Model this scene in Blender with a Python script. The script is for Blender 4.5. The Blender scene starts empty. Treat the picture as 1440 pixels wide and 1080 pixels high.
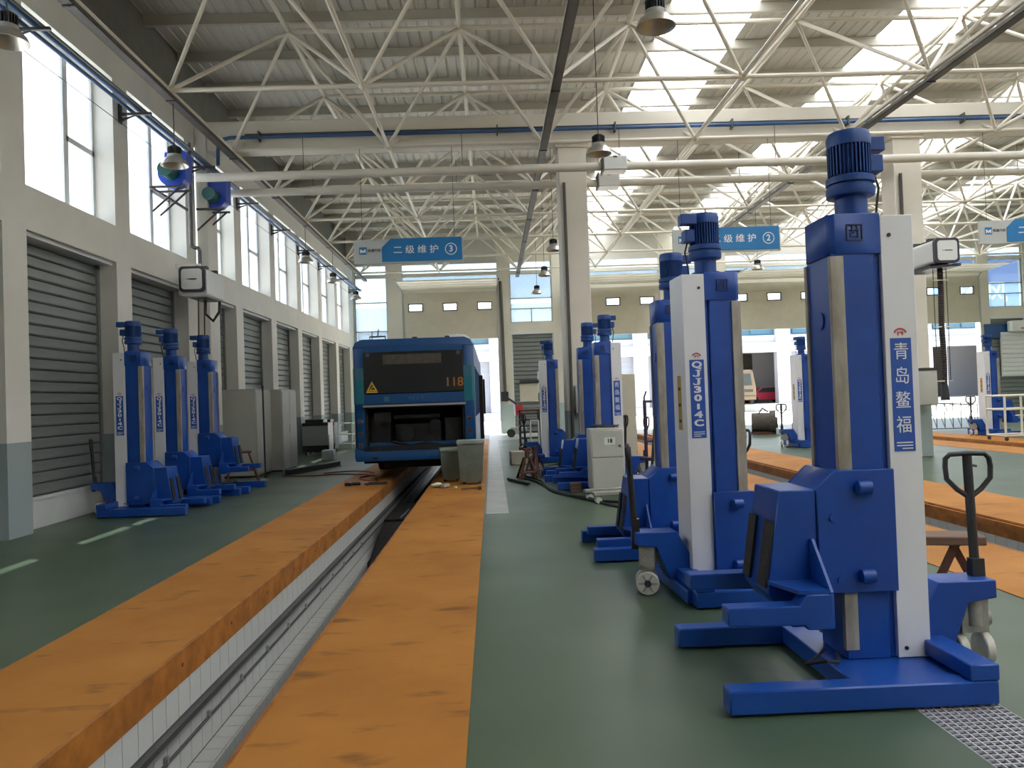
import bpy, bmesh, math, random
from mathutils import Vector, Matrix, Euler
random.seed(7)
scene = bpy.context.scene
COL = scene.collection
PI = math.pi

# ------------------------------------------------------------------ camera, sky, sun, exposure
def camera_axes(yaw, pitch, roll):
    yaw, pitch, roll = (math.radians(a) for a in (yaw, pitch, roll))
    f = Vector((math.sin(yaw)*math.cos(pitch), math.cos(yaw)*math.cos(pitch), math.sin(pitch)))
    r = Vector((math.cos(yaw), -math.sin(yaw), 0)); u = r.cross(f)
    return r*math.cos(roll)-u*math.sin(roll), u*math.cos(roll)+r*math.sin(roll), f
cam = bpy.data.cameras.new('camera'); cam_o = bpy.data.objects.new('camera', cam); COL.objects.link(cam_o)
R_, U_, F_ = camera_axes(1.466, 1.072, 2.0)
cam_o.matrix_world = Matrix(((R_.x, U_.x, -F_.x, 0), (R_.y, U_.y, -F_.y, 0), (R_.z, U_.z, -F_.z, 1.6), (0, 0, 0, 1)))
cam.sensor_width = 36; cam.lens = 1123/1440*36; cam.clip_start = .05; cam.clip_end = 500
scene.camera = cam_o

w = bpy.data.worlds.new('World'); scene.world = w; w.use_nodes = True
nt = w.node_tree; nt.nodes.clear()
sky = nt.nodes.new('ShaderNodeTexSky'); sky.sky_type = 'NISHITA'; sky.sun_disc = False
sky.sun_elevation = math.radians(72); sky.sun_rotation = math.radians(-42); sky.dust_density = 2.5; sky.air_density = 1.2
hs = nt.nodes.new('ShaderNodeHueSaturation'); hs.inputs['Saturation'].default_value = .55
bg = nt.nodes.new('ShaderNodeBackground'); bg.inputs[1].default_value = .62
wo = nt.nodes.new('ShaderNodeOutputWorld')
nt.links.new(sky.outputs[0], hs.inputs['Color']); nt.links.new(hs.outputs[0], bg.inputs[0]); nt.links.new(bg.outputs[0], wo.inputs[0])

sun = bpy.data.lights.new('sun', 'SUN'); sun.energy = 16.0; sun.angle = math.radians(.55); sun.color = (1, .97, .93)
sun_o = bpy.data.objects.new('sun', sun); COL.objects.link(sun_o)
sun_o.rotation_euler = Vector((1.65, -1.5, -7.3)).to_track_quat('-Z', 'Y').to_euler(); sun_o.location = (-10, 20, 40)

vs = scene.view_settings
vs.view_transform = 'Standard'; vs.look = 'None'; vs.gamma = 1; vs.use_curve_mapping = False; vs.exposure = 0.45
scene.cycles.max_bounces = 10; scene.cycles.diffuse_bounces = 6; scene.cycles.transparent_max_bounces = 12
scene.cycles.use_denoising = True; scene.cycles.caustics_reflective = False; scene.cycles.caustics_refractive = False
scene.cycles.sample_clamp_indirect = 6.0

# ------------------------------------------------------------------ materials
M = {}
def mat(name, col, rough=.5, metal=0., noise=0., nscale=3., col2=None, bump=0., bscale=40., spec=.5, stretch=None, detail=6):
    m = bpy.data.materials.new(name); m.use_nodes = True; t = m.node_tree; b = t.nodes['Principled BSDF']
    b.inputs['Base Color'].default_value = (*col, 1); b.inputs['Roughness'].default_value = rough
    b.inputs['Metallic'].default_value = metal; b.inputs['Specular IOR Level'].default_value = spec
    tc = t.nodes.new('ShaderNodeTexCoord'); mp = t.nodes.new('ShaderNodeMapping')
    t.links.new(tc.outputs['Object'], mp.inputs[0])
    if stretch: mp.inputs['Scale'].default_value = stretch
    if noise or col2:
        n = t.nodes.new('ShaderNodeTexNoise'); n.inputs['Scale'].default_value = nscale; n.inputs['Detail'].default_value = detail
        n.inputs['Roughness'].default_value = .6
        t.links.new(mp.outputs[0], n.inputs['Vector'])
        r = t.nodes.new('ShaderNodeValToRGB'); r.color_ramp.elements[0].position = .33; r.color_ramp.elements[1].position = .68
        c2 = col2 or tuple(c*(1-noise) for c in col)
        r.color_ramp.elements[0].color = (*c2, 1); r.color_ramp.elements[1].color = (*col, 1)
        t.links.new(n.outputs['Fac'], r.inputs[0]); t.links.new(r.outputs[0], b.inputs['Base Color'])
        mr = t.nodes.new('ShaderNodeMapRange'); mr.inputs['To Min'].default_value = min(1, rough*1.25); mr.inputs['To Max'].default_value = rough*.85
        t.links.new(n.outputs['Fac'], mr.inputs['Value']); t.links.new(mr.outputs[0], b.inputs['Roughness'])
    if bump:
        n2 = t.nodes.new('ShaderNodeTexNoise'); n2.inputs['Scale'].default_value = bscale; n2.inputs['Detail'].default_value = 3
        t.links.new(mp.outputs[0], n2.inputs['Vector'])
        bp = t.nodes.new('ShaderNodeBump'); bp.inputs['Strength'].default_value = bump; bp.inputs['Distance'].default_value = .01
        t.links.new(n2.outputs['Fac'], bp.inputs['Height']); t.links.new(bp.outputs[0], b.inputs['Normal'])
    M[name] = m; return m

def s(r, g, b):                     # sRGB 0-255 to linear
    f = lambda c: (c/255/12.92) if c <= 10 else ((c/255+.055)/1.055)**2.4
    return (f(r), f(g), f(b))

def two_tone(name, top, low, z, rough=.7, noise=.08):      # painted wall with a dado of another paint below height z
    m = mat(name, top, rough, noise=noise, nscale=1.2, bump=.05, bscale=25); t = m.node_tree; b = t.nodes['Principled BSDF']
    g = t.nodes.new('ShaderNodeNewGeometry'); sp = t.nodes.new('ShaderNodeSeparateXYZ'); t.links.new(g.outputs['Position'], sp.inputs[0])
    c = t.nodes.new('ShaderNodeMath'); c.operation = 'GREATER_THAN'; c.inputs[1].default_value = z; t.links.new(sp.outputs['Z'], c.inputs[0])
    mx = t.nodes.new('ShaderNodeMix'); mx.data_type = 'RGBA'; src = b.inputs['Base Color'].links[0].from_socket
    mx.inputs['A'].default_value = (*low, 1); t.links.new(src, mx.inputs['B']); t.links.new(c.outputs[0], mx.inputs['Factor'])
    t.links.new(mx.outputs['Result'], b.inputs['Base Color']); return m

def glass(name, tint=(1, 1, 1), gloss=.12, haze=0.):
    m = bpy.data.materials.new(name); m.use_nodes = True; t = m.node_tree; t.nodes.clear()
    o = t.nodes.new('ShaderNodeOutputMaterial'); tr = t.nodes.new('ShaderNodeBsdfTransparent'); tr.inputs[0].default_value = (*tint, 1)
    gl = t.nodes.new('ShaderNodeBsdfGlossy'); gl.inputs['Roughness'].default_value = .03; mx = t.nodes.new('ShaderNodeMixShader')
    lw = t.nodes.new('ShaderNodeLayerWeight'); lw.inputs[0].default_value = .25; mu = t.nodes.new('ShaderNodeMath'); mu.operation = 'MULTIPLY_ADD'
    mu.inputs[1].default_value = .6; mu.inputs[2].default_value = gloss*.4
    t.links.new(lw.outputs['Fresnel'], mu.inputs[0]); t.links.new(mu.outputs[0], mx.inputs[0]); t.links.new(tr.outputs[0], mx.inputs[1]); t.links.new(gl.outputs[0], mx.inputs[2])
    last = mx
    if haze:
        tl = t.nodes.new('ShaderNodeBsdfTranslucent'); tl.inputs[0].default_value = (.85, .9, .95, 1); m2 = t.nodes.new('ShaderNodeMixShader'); m2.inputs[0].default_value = haze
        t.links.new(mx.outputs[0], m2.inputs[1]); t.links.new(tl.outputs[0], m2.inputs[2]); last = m2
    t.links.new(last.outputs[0], o.inputs[0]); M[name] = m; return m

mat('epoxy', s(86, 102, 80), .34, noise=.3, nscale=.55, col2=s(64, 82, 62), detail=2)
for _n in M['epoxy'].node_tree.nodes:
    if _n.bl_idname == 'ShaderNodeValToRGB': _n.color_ramp.elements[0].position = .1; _n.color_ramp.elements[1].position = .9
mat('worn', s(168, 170, 162), .38, noise=.2, nscale=2.2, bump=.05)
def orange_mat():
    m = mat('orange', s(188, 127, 54), .6, noise=.2, nscale=.7, col2=s(164, 106, 40), spec=.25)
    t = m.node_tree; b = t.nodes['Principled BSDF']; src = b.inputs['Base Color'].links[0].from_socket
    g = t.nodes.new('ShaderNodeTexCoord'); mp = t.nodes.new('ShaderNodeMapping'); mp.inputs['Scale'].default_value = (1.3, 3.4, 1)
    t.links.new(g.outputs['Object'], mp.inputs[0]); n = t.nodes.new('ShaderNodeTexNoise'); n.inputs['Scale'].default_value = 1.5; n.inputs['Detail'].default_value = 9
    t.links.new(mp.outputs[0], n.inputs['Vector']); r = t.nodes.new('ShaderNodeValToRGB'); r.color_ramp.elements[0].position = .60; r.color_ramp.elements[1].position = .72
    r.color_ramp.elements[1].color = (.7, .7, .7, 1); t.links.new(n.outputs['Fac'], r.inputs[0])
    mx = t.nodes.new('ShaderNodeMix'); mx.data_type = 'RGBA'; t.links.new(r.outputs[0], mx.inputs['Factor']); t.links.new(src, mx.inputs['A'])
    mx.inputs['B'].default_value = (*s(96, 60, 32), 1); t.links.new(mx.outputs['Result'], b.inputs['Base Color'])
orange_mat()
mat('orange_edge', s(184, 116, 42), .55, noise=.3, nscale=5, col2=s(136, 82, 30))
two_tone('plaster', s(226, 224, 216), s(152, 164, 166), 1.25)
mat('plaster_plain', s(226, 224, 216), .75, noise=.06, nscale=1.5)
mat('sill', s(196, 200, 196), .7, noise=.1)
two_tone('column_paint', s(228, 222, 208), s(150, 160, 156), 1.3, .55)
two_tone('far_wall', s(226, 222, 206), s(170, 186, 184), 1.35, .65)
mat('emblem_dark', s(14, 36, 84), .4)
glass('tinted_glass', (.36, .42, .47), .1, haze=.1)
mat('barrier_gray', s(120, 116, 108), .5)
mat('cream_steel', s(238, 234, 222), .45, noise=.06, nscale=8)
mat('chord_white', s(226, 220, 206), .38, metal=.0, noise=.05, nscale=6)
mat('roof_sheet', s(204, 202, 194), .5, metal=.0, noise=.08, nscale=.9, stretch=(1, .2, 1))
mat('purlin', s(190, 186, 174), .5, noise=.06, nscale=4)
mat('upper_sheet', s(120, 122, 118), .6, metal=.2, noise=.1)
mat('lift_blue', s(24, 78, 166), .33, noise=.12, nscale=2.5, col2=s(20, 66, 148), bump=.02, bscale=60)
mat('motor_blue', s(28, 74, 146), .42, noise=.15, nscale=9)
mat('cover_white', s(232, 233, 236), .34, noise=.04, nscale=2)
mat('decal_blue', s(42, 88, 178), .4)
mat('decal_white', s(240, 242, 244), .45)
mat('decal_red', s(206, 64, 60), .45)
mat('decal_yellow', s(196, 160, 74), .5, noise=.3, nscale=40)
mat('steel_bar', s(186, 182, 170), .5, metal=.1, noise=.35, nscale=7, col2=s(142, 134, 120), stretch=(1, 1, .3))
mat('rubber', (.018, .018, .02), .6, noise=.2, nscale=20)
mat('black_paint', (.022, .022, .026), .38)
mat('dark_steel', s(70, 70, 72), .45, metal=.5, noise=.2, nscale=10)
mat('cast_gray', s(168, 166, 158), .5, metal=.2, noise=.25, nscale=20)
mat('wheel_white', s(214, 210, 200), .5, noise=.15, nscale=15)
mat('shutter_slat', s(136, 142, 138), .45, metal=.35, noise=.15, nscale=3, stretch=(.3, .3, 4))
mat('frame_white', s(216, 220, 222), .45)
mat('alu', s(180, 182, 182), .35, metal=.7)
glass('window_glass', (.95, .98, 1), .06, haze=.12)
glass('far_glass', (.55, .64, .70), .1, haze=.12)
mat('tile', s(206, 208, 204), .33, noise=.05, nscale=4)
mat('grout', s(66, 68, 66), .8)
mat('conduit', s(98, 100, 98), .45, metal=.4, noise=.2)
mat('air_blue', s(62, 96, 142), .4, noise=.1)
mat('tray', s(92, 88, 82), .5, metal=.3, noise=.15)
mat('duct', s(222, 218, 206), .42, noise=.06, nscale=3)
mat('fan_blue', s(34, 74, 190), .4, noise=.1)
mat('fan_green', s(30, 92, 84), .5)
mat('lamp_fin', s(70, 70, 72), .4, metal=.6)
mat('lamp_gray', s(160, 160, 152), .5, metal=.3)
mat('reflector', s(200, 196, 188), .3, metal=.75)
mat('cord', s(60, 58, 56), .6)
mat('sign_gray', s(196, 200, 198), .5)
mat('sign_blue', s(28, 124, 190), .45)
mat('ink', (.02, .02, .025), .6)
mat('bus_blue', s(20, 76, 130), .33, noise=.08, nscale=2)
mat('bus_teal', s(26, 112, 128), .3)
mat('bus_light', s(62, 112, 132), .3)
mat('bus_glass', (.012, .014, .016), .06)
mat('engine_black', (.010, .010, .011), .7, noise=.4, nscale=6)
mat('bay_part', s(22, 22, 22), .7)
mat('engine_part', s(92, 84, 74), .6, metal=.2, noise=.4, nscale=9)
mat('lens_red', s(56, 34, 44), .2)
mat('lens_ring', s(110, 122, 140), .25, metal=.6)
mat('led_orange', s(170, 104, 44), .5)
mat('warn_yellow', s(214, 176, 60), .5)
mat('tyre', (.02, .02, .02), .8)
mat('bin_green', s(110, 120, 110), .5, noise=.25, nscale=5)
mat('bin_lid', s(150, 162, 148), .45, noise=.2)
mat('cabinet_gray', s(190, 190, 180), .5, noise=.06)
mat('cabinet_cream', s(204, 198, 178), .55, noise=.08)
mat('rust', s(104, 62, 52), .65, noise=.4, nscale=12)
mat('plank', s(122, 92, 74), .6, noise=.3, nscale=8, stretch=(.3, 6, 6))
mat('cable_black', (.015, .015, .014), .5)
mat('red_cable', s(150, 60, 50), .55)
mat('red_paint', s(170, 40, 50), .4)
mat('purple_steel', s(66, 46, 74), .5, noise=.2)
mat('reel_white', s(222, 224, 222), .35, noise=.04)
mat('reel_trim', s(52, 48, 62), .4)
mat('hose', s(54, 44, 44), .6, noise=.2, nscale=20)
mat('paper', s(214, 226, 212), .8)
mat('grate', s(206, 206, 212), .45, metal=.1, noise=.15, nscale=12)
mat('cage_white', s(226, 224, 208), .45)
mat('concrete', s(206, 203, 194), .85, noise=.12, nscale=.6)
mat('opp_white', s(184, 186, 192), .7, noise=.04, nscale=.4)
mat('opp_shutter', s(136, 140, 152), .6)
mat('opp_inside', s(78, 74, 66), .8, noise=.2, nscale=.6)
mat('opp_glass', s(66, 98, 112), .2)
mat('van_tan', s(104, 88, 66), .35, noise=.1)
mat('van_glass', s(60, 66, 66), .12)
mat('car_pink', s(200, 60, 84), .35)
mat('lit_pane', s(236, 240, 240), .3)
mat('banner_blue', s(70, 140, 224), .5)

def skylight_mat():
    m = bpy.data.materials.new('skylight_sheet'); m.use_nodes = True; t = m.node_tree; t.nodes.clear()
    o = t.nodes.new('ShaderNodeOutputMaterial'); tl = t.nodes.new('ShaderNodeBsdfTranslucent'); tl.inputs[0].default_value = (.80, .82, .82, 1)
    df = t.nodes.new('ShaderNodeBsdfDiffuse'); df.inputs[0].default_value = (.8, .8, .78, 1); mx = t.nodes.new('ShaderNodeMixShader'); mx.inputs[0].default_value = .3
    t.links.new(tl.outputs[0], mx.inputs[1]); t.links.new(df.outputs[0], mx.inputs[2]); t.links.new(mx.outputs[0], o.inputs[0]); M['skylight_sheet'] = m
skylight_mat()

# ------------------------------------------------------------------ mesh helpers
class MB:
    def __init__(self): self.v = []; self.f = []; self.sm = []
    def add(self, vs, fs, smooth=False):
        n = len(self.v); self.v += [tuple(a) for a in vs]
        for f in fs: self.f.append(tuple(i+n for i in f)); self.sm.append(smooth)
        return self
    def box(self, x0, x1, y0, y1, z0, z1):
        x0, x1 = min(x0, x1), max(x0, x1); y0, y1 = min(y0, y1), max(y0, y1); z0, z1 = min(z0, z1), max(z0, z1)
        return self.add([(x0,y0,z0),(x1,y0,z0),(x1,y1,z0),(x0,y1,z0),(x0,y0,z1),(x1,y0,z1),(x1,y1,z1),(x0,y1,z1)],
            [(0,3,2,1),(4,5,6,7),(0,1,5,4),(1,2,6,5),(2,3,7,6),(3,0,4,7)])
    def cbox(self, c, d): return self.box(c[0]-d[0]/2, c[0]+d[0]/2, c[1]-d[1]/2, c[1]+d[1]/2, c[2]-d[2]/2, c[2]+d[2]/2)
    def prism(self, poly, axis, a0, a1):                       # poly in the two other axes, extruded along axis
        n = len(poly); put = {'x': lambda p, a: (a, p[0], p[1]), 'y': lambda p, a: (p[0], a, p[1]), 'z': lambda p, a: (p[0], p[1], a)}[axis]
        vs = [put(p, a0) for p in poly]+[put(p, a1) for p in poly]
        fs = [tuple(range(n)), tuple(range(2*n-1, n-1, -1))]+[(i, (i+1) % n+0, (i+1) % n+n, i+n)[::-1] for i in range(n)]
        return self.add(vs, fs)
    def cyl(self, p0, p1, r0, r1=None, n=16, caps=True):
        p0, p1 = Vector(p0), Vector(p1); r1 = r0 if r1 is None else r1; d = (p1-p0).normalized()
        a = d.orthogonal().normalized(); b = d.cross(a)
        ring = lambda p, r: [p+(a*math.cos(2*PI*i/n)+b*math.sin(2*PI*i/n))*r for i in range(n)]
        k = len(self.v); self.add(ring(p0, r0)+ring(p1, r1), [(i, (i+1) % n, (i+1) % n+n, i+n) for i in range(n)], True)
        if caps: self.add([], []); self.f += [tuple(k+i for i in range(n-1, -1, -1)), tuple(k+n+i for i in range(n))]; self.sm += [False, False]
        return self
    def lathe(self, prof, c=(0, 0, 0), n=24):                  # profile (r, z) about the vertical through c
        vs = []; fs = []
        for r, z in prof: vs += [(c[0]+r*math.cos(2*PI*i/n), c[1]+r*math.sin(2*PI*i/n), c[2]+z) for i in range(n)]
        for j in range(len(prof)-1): fs += [(j*n+i, j*n+(i+1) % n, (j+1)*n+(i+1) % n, (j+1)*n+i) for i in range(n)]
        return self.add(vs, fs, True)
    def tube(self, pts, r, n=8):
        pts = [Vector(p) for p in pts]; rings = []; a = None
        for i, p in enumerate(pts):
            d = (pts[min(i+1, len(pts)-1)]-pts[max(i-1, 0)]).normalized()
            if a is None: a = d.orthogonal().normalized()
            a = (a-d*a.dot(d)).normalized(); b = d.cross(a)
            rr = r[i] if isinstance(r, (list, tuple)) else r
            rings += [p+(a*math.cos(2*PI*k/n)+b*math.sin(2*PI*k/n))*rr for k in range(n)]
        m = len(pts); fs = [(j*n+i, j*n+(i+1) % n, (j+1)*n+(i+1) % n, (j+1)*n+i) for j in range(m-1) for i in range(n)]
        k = len(self.v); self.add(rings, fs, True); self.f += [tuple(k+i for i in range(n-1, -1, -1)), tuple(k+(m-1)*n+i for i in range(n))]; self.sm += [False]*2
        return self
    def sphere(self, c, r, n=10, m=6, sz=1.):
        return self.lathe([(max(r*math.sin(PI*j/m), 1e-4), -r*sz*math.cos(PI*j/m)) for j in range(m+1)], c, n)
    def mesh(self, name, material, bevel=0., seg=1):
        me = bpy.data.meshes.new(name); me.from_pydata(self.v, [], self.f)
        bm = bmesh.new(); bm.from_mesh(me); bm.faces.ensure_lookup_table()
        for f, q in zip(bm.faces, self.sm): f.smooth = q
        bmesh.ops.recalc_face_normals(bm, faces=bm.faces)
        if bevel:
            ed = [e for e in bm.edges if len(e.link_faces) == 2 and e.calc_face_angle(0) > .6]
            bmesh.ops.bevel(bm, geom=ed, offset=bevel, segments=seg, affect='EDGES', clamp_overlap=True, profile=.6)
            for f in bm.faces:
                pass
        bm.to_mesh(me); bm.free(); me.set_sharp_from_angle(angle=math.radians(40))
        me.materials.append(M[material]); return me
    def build(self, name, material, parent=None, bevel=0., seg=1, loc=None, rot=None):
        return link(name, self.mesh(name, material, bevel, seg), parent, loc, rot)
def link(name, me, parent=None, loc=None, rot=None):
    o = bpy.data.objects.new(name, me); COL.objects.link(o)
    if parent is not None: o.parent = parent
    if loc is not None: o.location = loc
    if rot is not None: o.rotation_euler = rot
    return o
def tag(o, label, cat, group=None):
    o['label'] = label; o['category'] = cat
    if group: o['group'] = group
    return o
def struct(o, label=None):
    o['kind'] = 'structure'
    if label: o['label'] = label
    return o
def thing(name, label, cat, loc=(0, 0, 0), rz=0, group=None):
    o = bpy.data.objects.new(name, None); COL.objects.link(o); o.location = loc; o.rotation_euler = (0, 0, rz); o.empty_display_size = .1
    return tag(o, label, cat, group)
def sthing(name, label=None, loc=(0, 0, 0), rz=0):
    o = bpy.data.objects.new(name, None); COL.objects.link(o); o.location = loc; o.rotation_euler = (0, 0, rz); o.empty_display_size = .1
    return struct(o, label)
def copy_tree(o, parent=None):
    c = o.copy(); COL.objects.link(c); c.parent = parent
    for ch in o.children: copy_tree(ch, c)
    return c
_txt = {}
def text_mesh(body, size, material, bold=0., align='CENTER'):
    k = (body, size, material, bold, align)
    if k in _txt: return _txt[k]
    cu = bpy.data.curves.new('lettering', 'FONT'); cu.body = body; cu.size = size; cu.offset = bold; cu.align_x = align; cu.align_y = 'CENTER'; cu.extrude = .0008; cu.resolution_u = 3
    o = bpy.data.objects.new('lettering', cu); COL.objects.link(o)
    dg = bpy.context.evaluated_depsgraph_get(); me = bpy.data.meshes.new_from_object(o.evaluated_get(dg))
    bpy.data.objects.remove(o); bpy.data.curves.remove(cu)
    me.materials.clear(); me.materials.append(M[material]); _txt[k] = me; return me
_unit = {}
def unit_cyl(material, n=8):
    k = (material, n)
    if k not in _unit: _unit[k] = MB().cyl((0, 0, 0), (0, 0, 1), 1, n=n).mesh('bar', material)
    return _unit[k]
def bar(name, p0, p1, r, material, parent=None, n=8):            # a straight tube: shared unit mesh, scaled
    p0, p1 = Vector(p0), Vector(p1); d = p1-p0
    o = bpy.data.objects.new(name, unit_cyl(material, n)); COL.objects.link(o)
    o.parent = parent; o.location = p0; o.rotation_euler = d.to_track_quat('Z', 'Y').to_euler(); o.scale = (r, r, d.length); return o
_ubox = {}
def ubox(name, x0, x1, y0, y1, z0, z1, material, parent=None):   # a plain cuboid piece: shared unit mesh, scaled
    if material not in _ubox: _ubox[material] = MB().box(-.5, .5, -.5, .5, -.5, .5).mesh('piece', material)
    o = bpy.data.objects.new(name, _ubox[material]); COL.objects.link(o); o.parent = parent
    o.location = ((x0+x1)/2, (y0+y1)/2, (z0+z1)/2); o.scale = (abs(x1-x0), abs(y1-y0), abs(z1-z0)); return o
# ------------------------------------------------------------------ floor, pits
YB, YF, XL, XR = -9.0, 37.2, -6.3, 26.0
PY0, PY1 = -4.0, 32.5
PITS = [(-3.15, -2.13, -1.23, -.17), (3.85, 4.88, 5.87, 7.15), (11.6, 12.7, 13.6, 14.7)]
fl = MB()
xs = [XL-.42]+[v for p in PITS for v in (p[0], p[3])]+[XR]
GX0, GX1, GY0, GY1 = 2.04, 2.462, 2.3, 3.98             # hole for the drain grating
for i in range(0, len(xs), 2):
    if i != 2: fl.box(xs[i], xs[i+1], YB, YF, -.25, 0)
    else: fl.box(xs[i], GX0, YB, YF, -.25, 0).box(GX1, xs[i+1], YB, YF, -.25, 0).box(GX0, GX1, YB, GY0, -.25, 0).box(GX0, GX1, GY1, YF, -.25, 0)
for p in PITS: fl.box(p[0], p[3], PY1, YF, -.25, 0); fl.box(p[0], p[3], YB, PY0, -.25, 0)
struct(fl.build('floor', 'epoxy'), 'glossy green epoxy workshop floor')
struct(MB().box(-.14, .18, 11.2, 31.5, -.1, .003).build('floor_strip', 'worn'), 'worn pale grey strip along the orange pit border')
struct(MB().box(-.17, 3.9, 31.5, YF, -.1, .002).build('floor_apron', 'worn'), 'worn grey floor in front of the far roller shutter')
tile_mesh = {}
def tile(x0, x1, y0, y1, z0, z1, parent):
    return ubox('tile', x0, x1, y0, y1, z0, z1, 'tile', parent)
names = ['left service pit', 'middle service pit', 'right service pit']
for k, (a, b, c, d) in enumerate(PITS):
    for q, (x0, x1) in enumerate(((a, b), (c, d))):
        m = MB().box(x0, x1, PY0, PY1, -.2, .006)
        o = m.build('pit_border', 'orange'); struct(o, 'orange painted border %s of the %s' % (('on the left side', 'on the right side')[q], names[k]))
        xe = x1 if q == 0 else x0; sgn = 1 if q == 0 else -1
        e = MB().box(xe, xe+sgn*.012, PY0, PY1, -.2, -.002).build('edge_plate', 'orange_edge', o)
        if q == 1: MB().box(xe-.045, xe-.012, PY0, PY1, -.09, -.02).build('edge_angle', 'orange_edge', o)
        else: MB().box(xe-.012, xe+.016, PY0, PY1, -.012, .008).build('edge_angle', 'orange_edge', o)
        if q == 0 or k > 0:
            for y in range(5, 17):
                bar('edge_hole', (xe+sgn*.010, y*1.0+.4, -.09), (xe+sgn*.0135, y*1.0+.4, -.09), .016, 'rust', o)
    pit = sthing('service_pit', 'white tiled walls of the '+names[k])
    MB().box(b-.15, b-.02, PY0, PY1, -1.6, -.2).box(c+.02, c+.15, PY0, PY1, -1.6, -.2).box(b-.15, b+.15, PY0, PY1, -1.6, -.82).box(c-.15, c+.1, PY0, PY1, -1.6, -.82)\
        .box(b-.1, c+.1, PY0, PY1, -1.7, -1.45).box(b-.1, c+.1, PY0-.1, PY0, -1.6, -.2).box(b-.1, c+.1, PY1, PY1+.1, -1.6, -.2).build('pit_shell', 'grout', pit)
    g = .004
    rows = [(-.425, -.2), (-.615, -.47), (-.80, -.62)]
    y0, y1 = ((3.75, 12.15), (6.9, 16.5), (16., 20.))[k]
    side = (b-.02, b) if k == 0 else (c, c+.02)
    n = int(round((y1-y0)/.2))
    use = rows if k == 0 else rows[:1]
    for i in range(n):
        ya, yb = y0+i*.2+g, y0+(i+1)*.2-g
        for z0, z1 in use: tile(*side, ya, yb, z0+g, z1-g, pit)
        if k == 0:
            tile(b+g, b+.15-g, ya, yb, -.822, -.80, pit); tile(b+.15, b+.165, ya, yb, -1.1, -.805, pit)
    far = MB(); t = MB()
    for ya, yb in ((PY0, y0), (y1, PY1)):
        i = 0; y = ya
        while y < yb-.05:
            for z0, z1 in rows: far.box(b-.02, b, y+g, min(y+.2, yb)-g, z0+g, z1-g); far.box(c, c+.02, y+g, min(y+.2, yb)-g, z0+g, z1-g)
            far.box(b+g, b+.15-g, y+g, min(y+.2, yb)-g, -.822, -.80); y += .2
    y = y0
    while y < y1-.05:
        for z0, z1 in rows:
            if k == 0: far.box(c, c+.02, y+g, y+.2-g, z0+g, z1-g)
            else: far.box(b-.02, b, y+g, y+.2-g, z0+g, z1-g)
        y += .2
    o = far.build('tiling', 'tile', pit); o['kind'] = 'stuff'
    if k == 0:
        MB().box(b-.02, b+.05, PY0, PY1, -.468, -.428).build('cable_trunking', 'conduit', pit)
        MB().cyl((b+.04, PY0, -.475), (b+.04, PY1, -.475), .010).build('pit_pipe', 'alu', pit)
        MB().cyl((b+.014, PY0, -.612), (b+.014, PY1, -.612), .011).build('pit_pipe', 'conduit', pit)
        for i in range(12): MB().cbox((b+.016, 4.35+i*.75, -.585), (.02, .03, .045)).build('pipe_clip', 'alu', pit)
# floor grating at the foot of the nearest lift
gr = thing('drain_grate', 'galvanised steel drain grating set in the floor beside the nearest lift', 'grate', (2.04, 2.3, 0))
ubox('recess_bottom', 0, .42, 0, 1.68, -.24, -.2, 'grout', gr)
for i in range(11): ubox('bearing_bar', .001+i*.042-.003, .001+i*.042+.003, .002, 1.678, -.016, .0, 'grate', gr)
for i in range(40): ubox('cross_bar', 0, .42, .02+i*.042-.003, .02+i*.042+.003, -.012, -.001, 'grate', gr)

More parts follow.
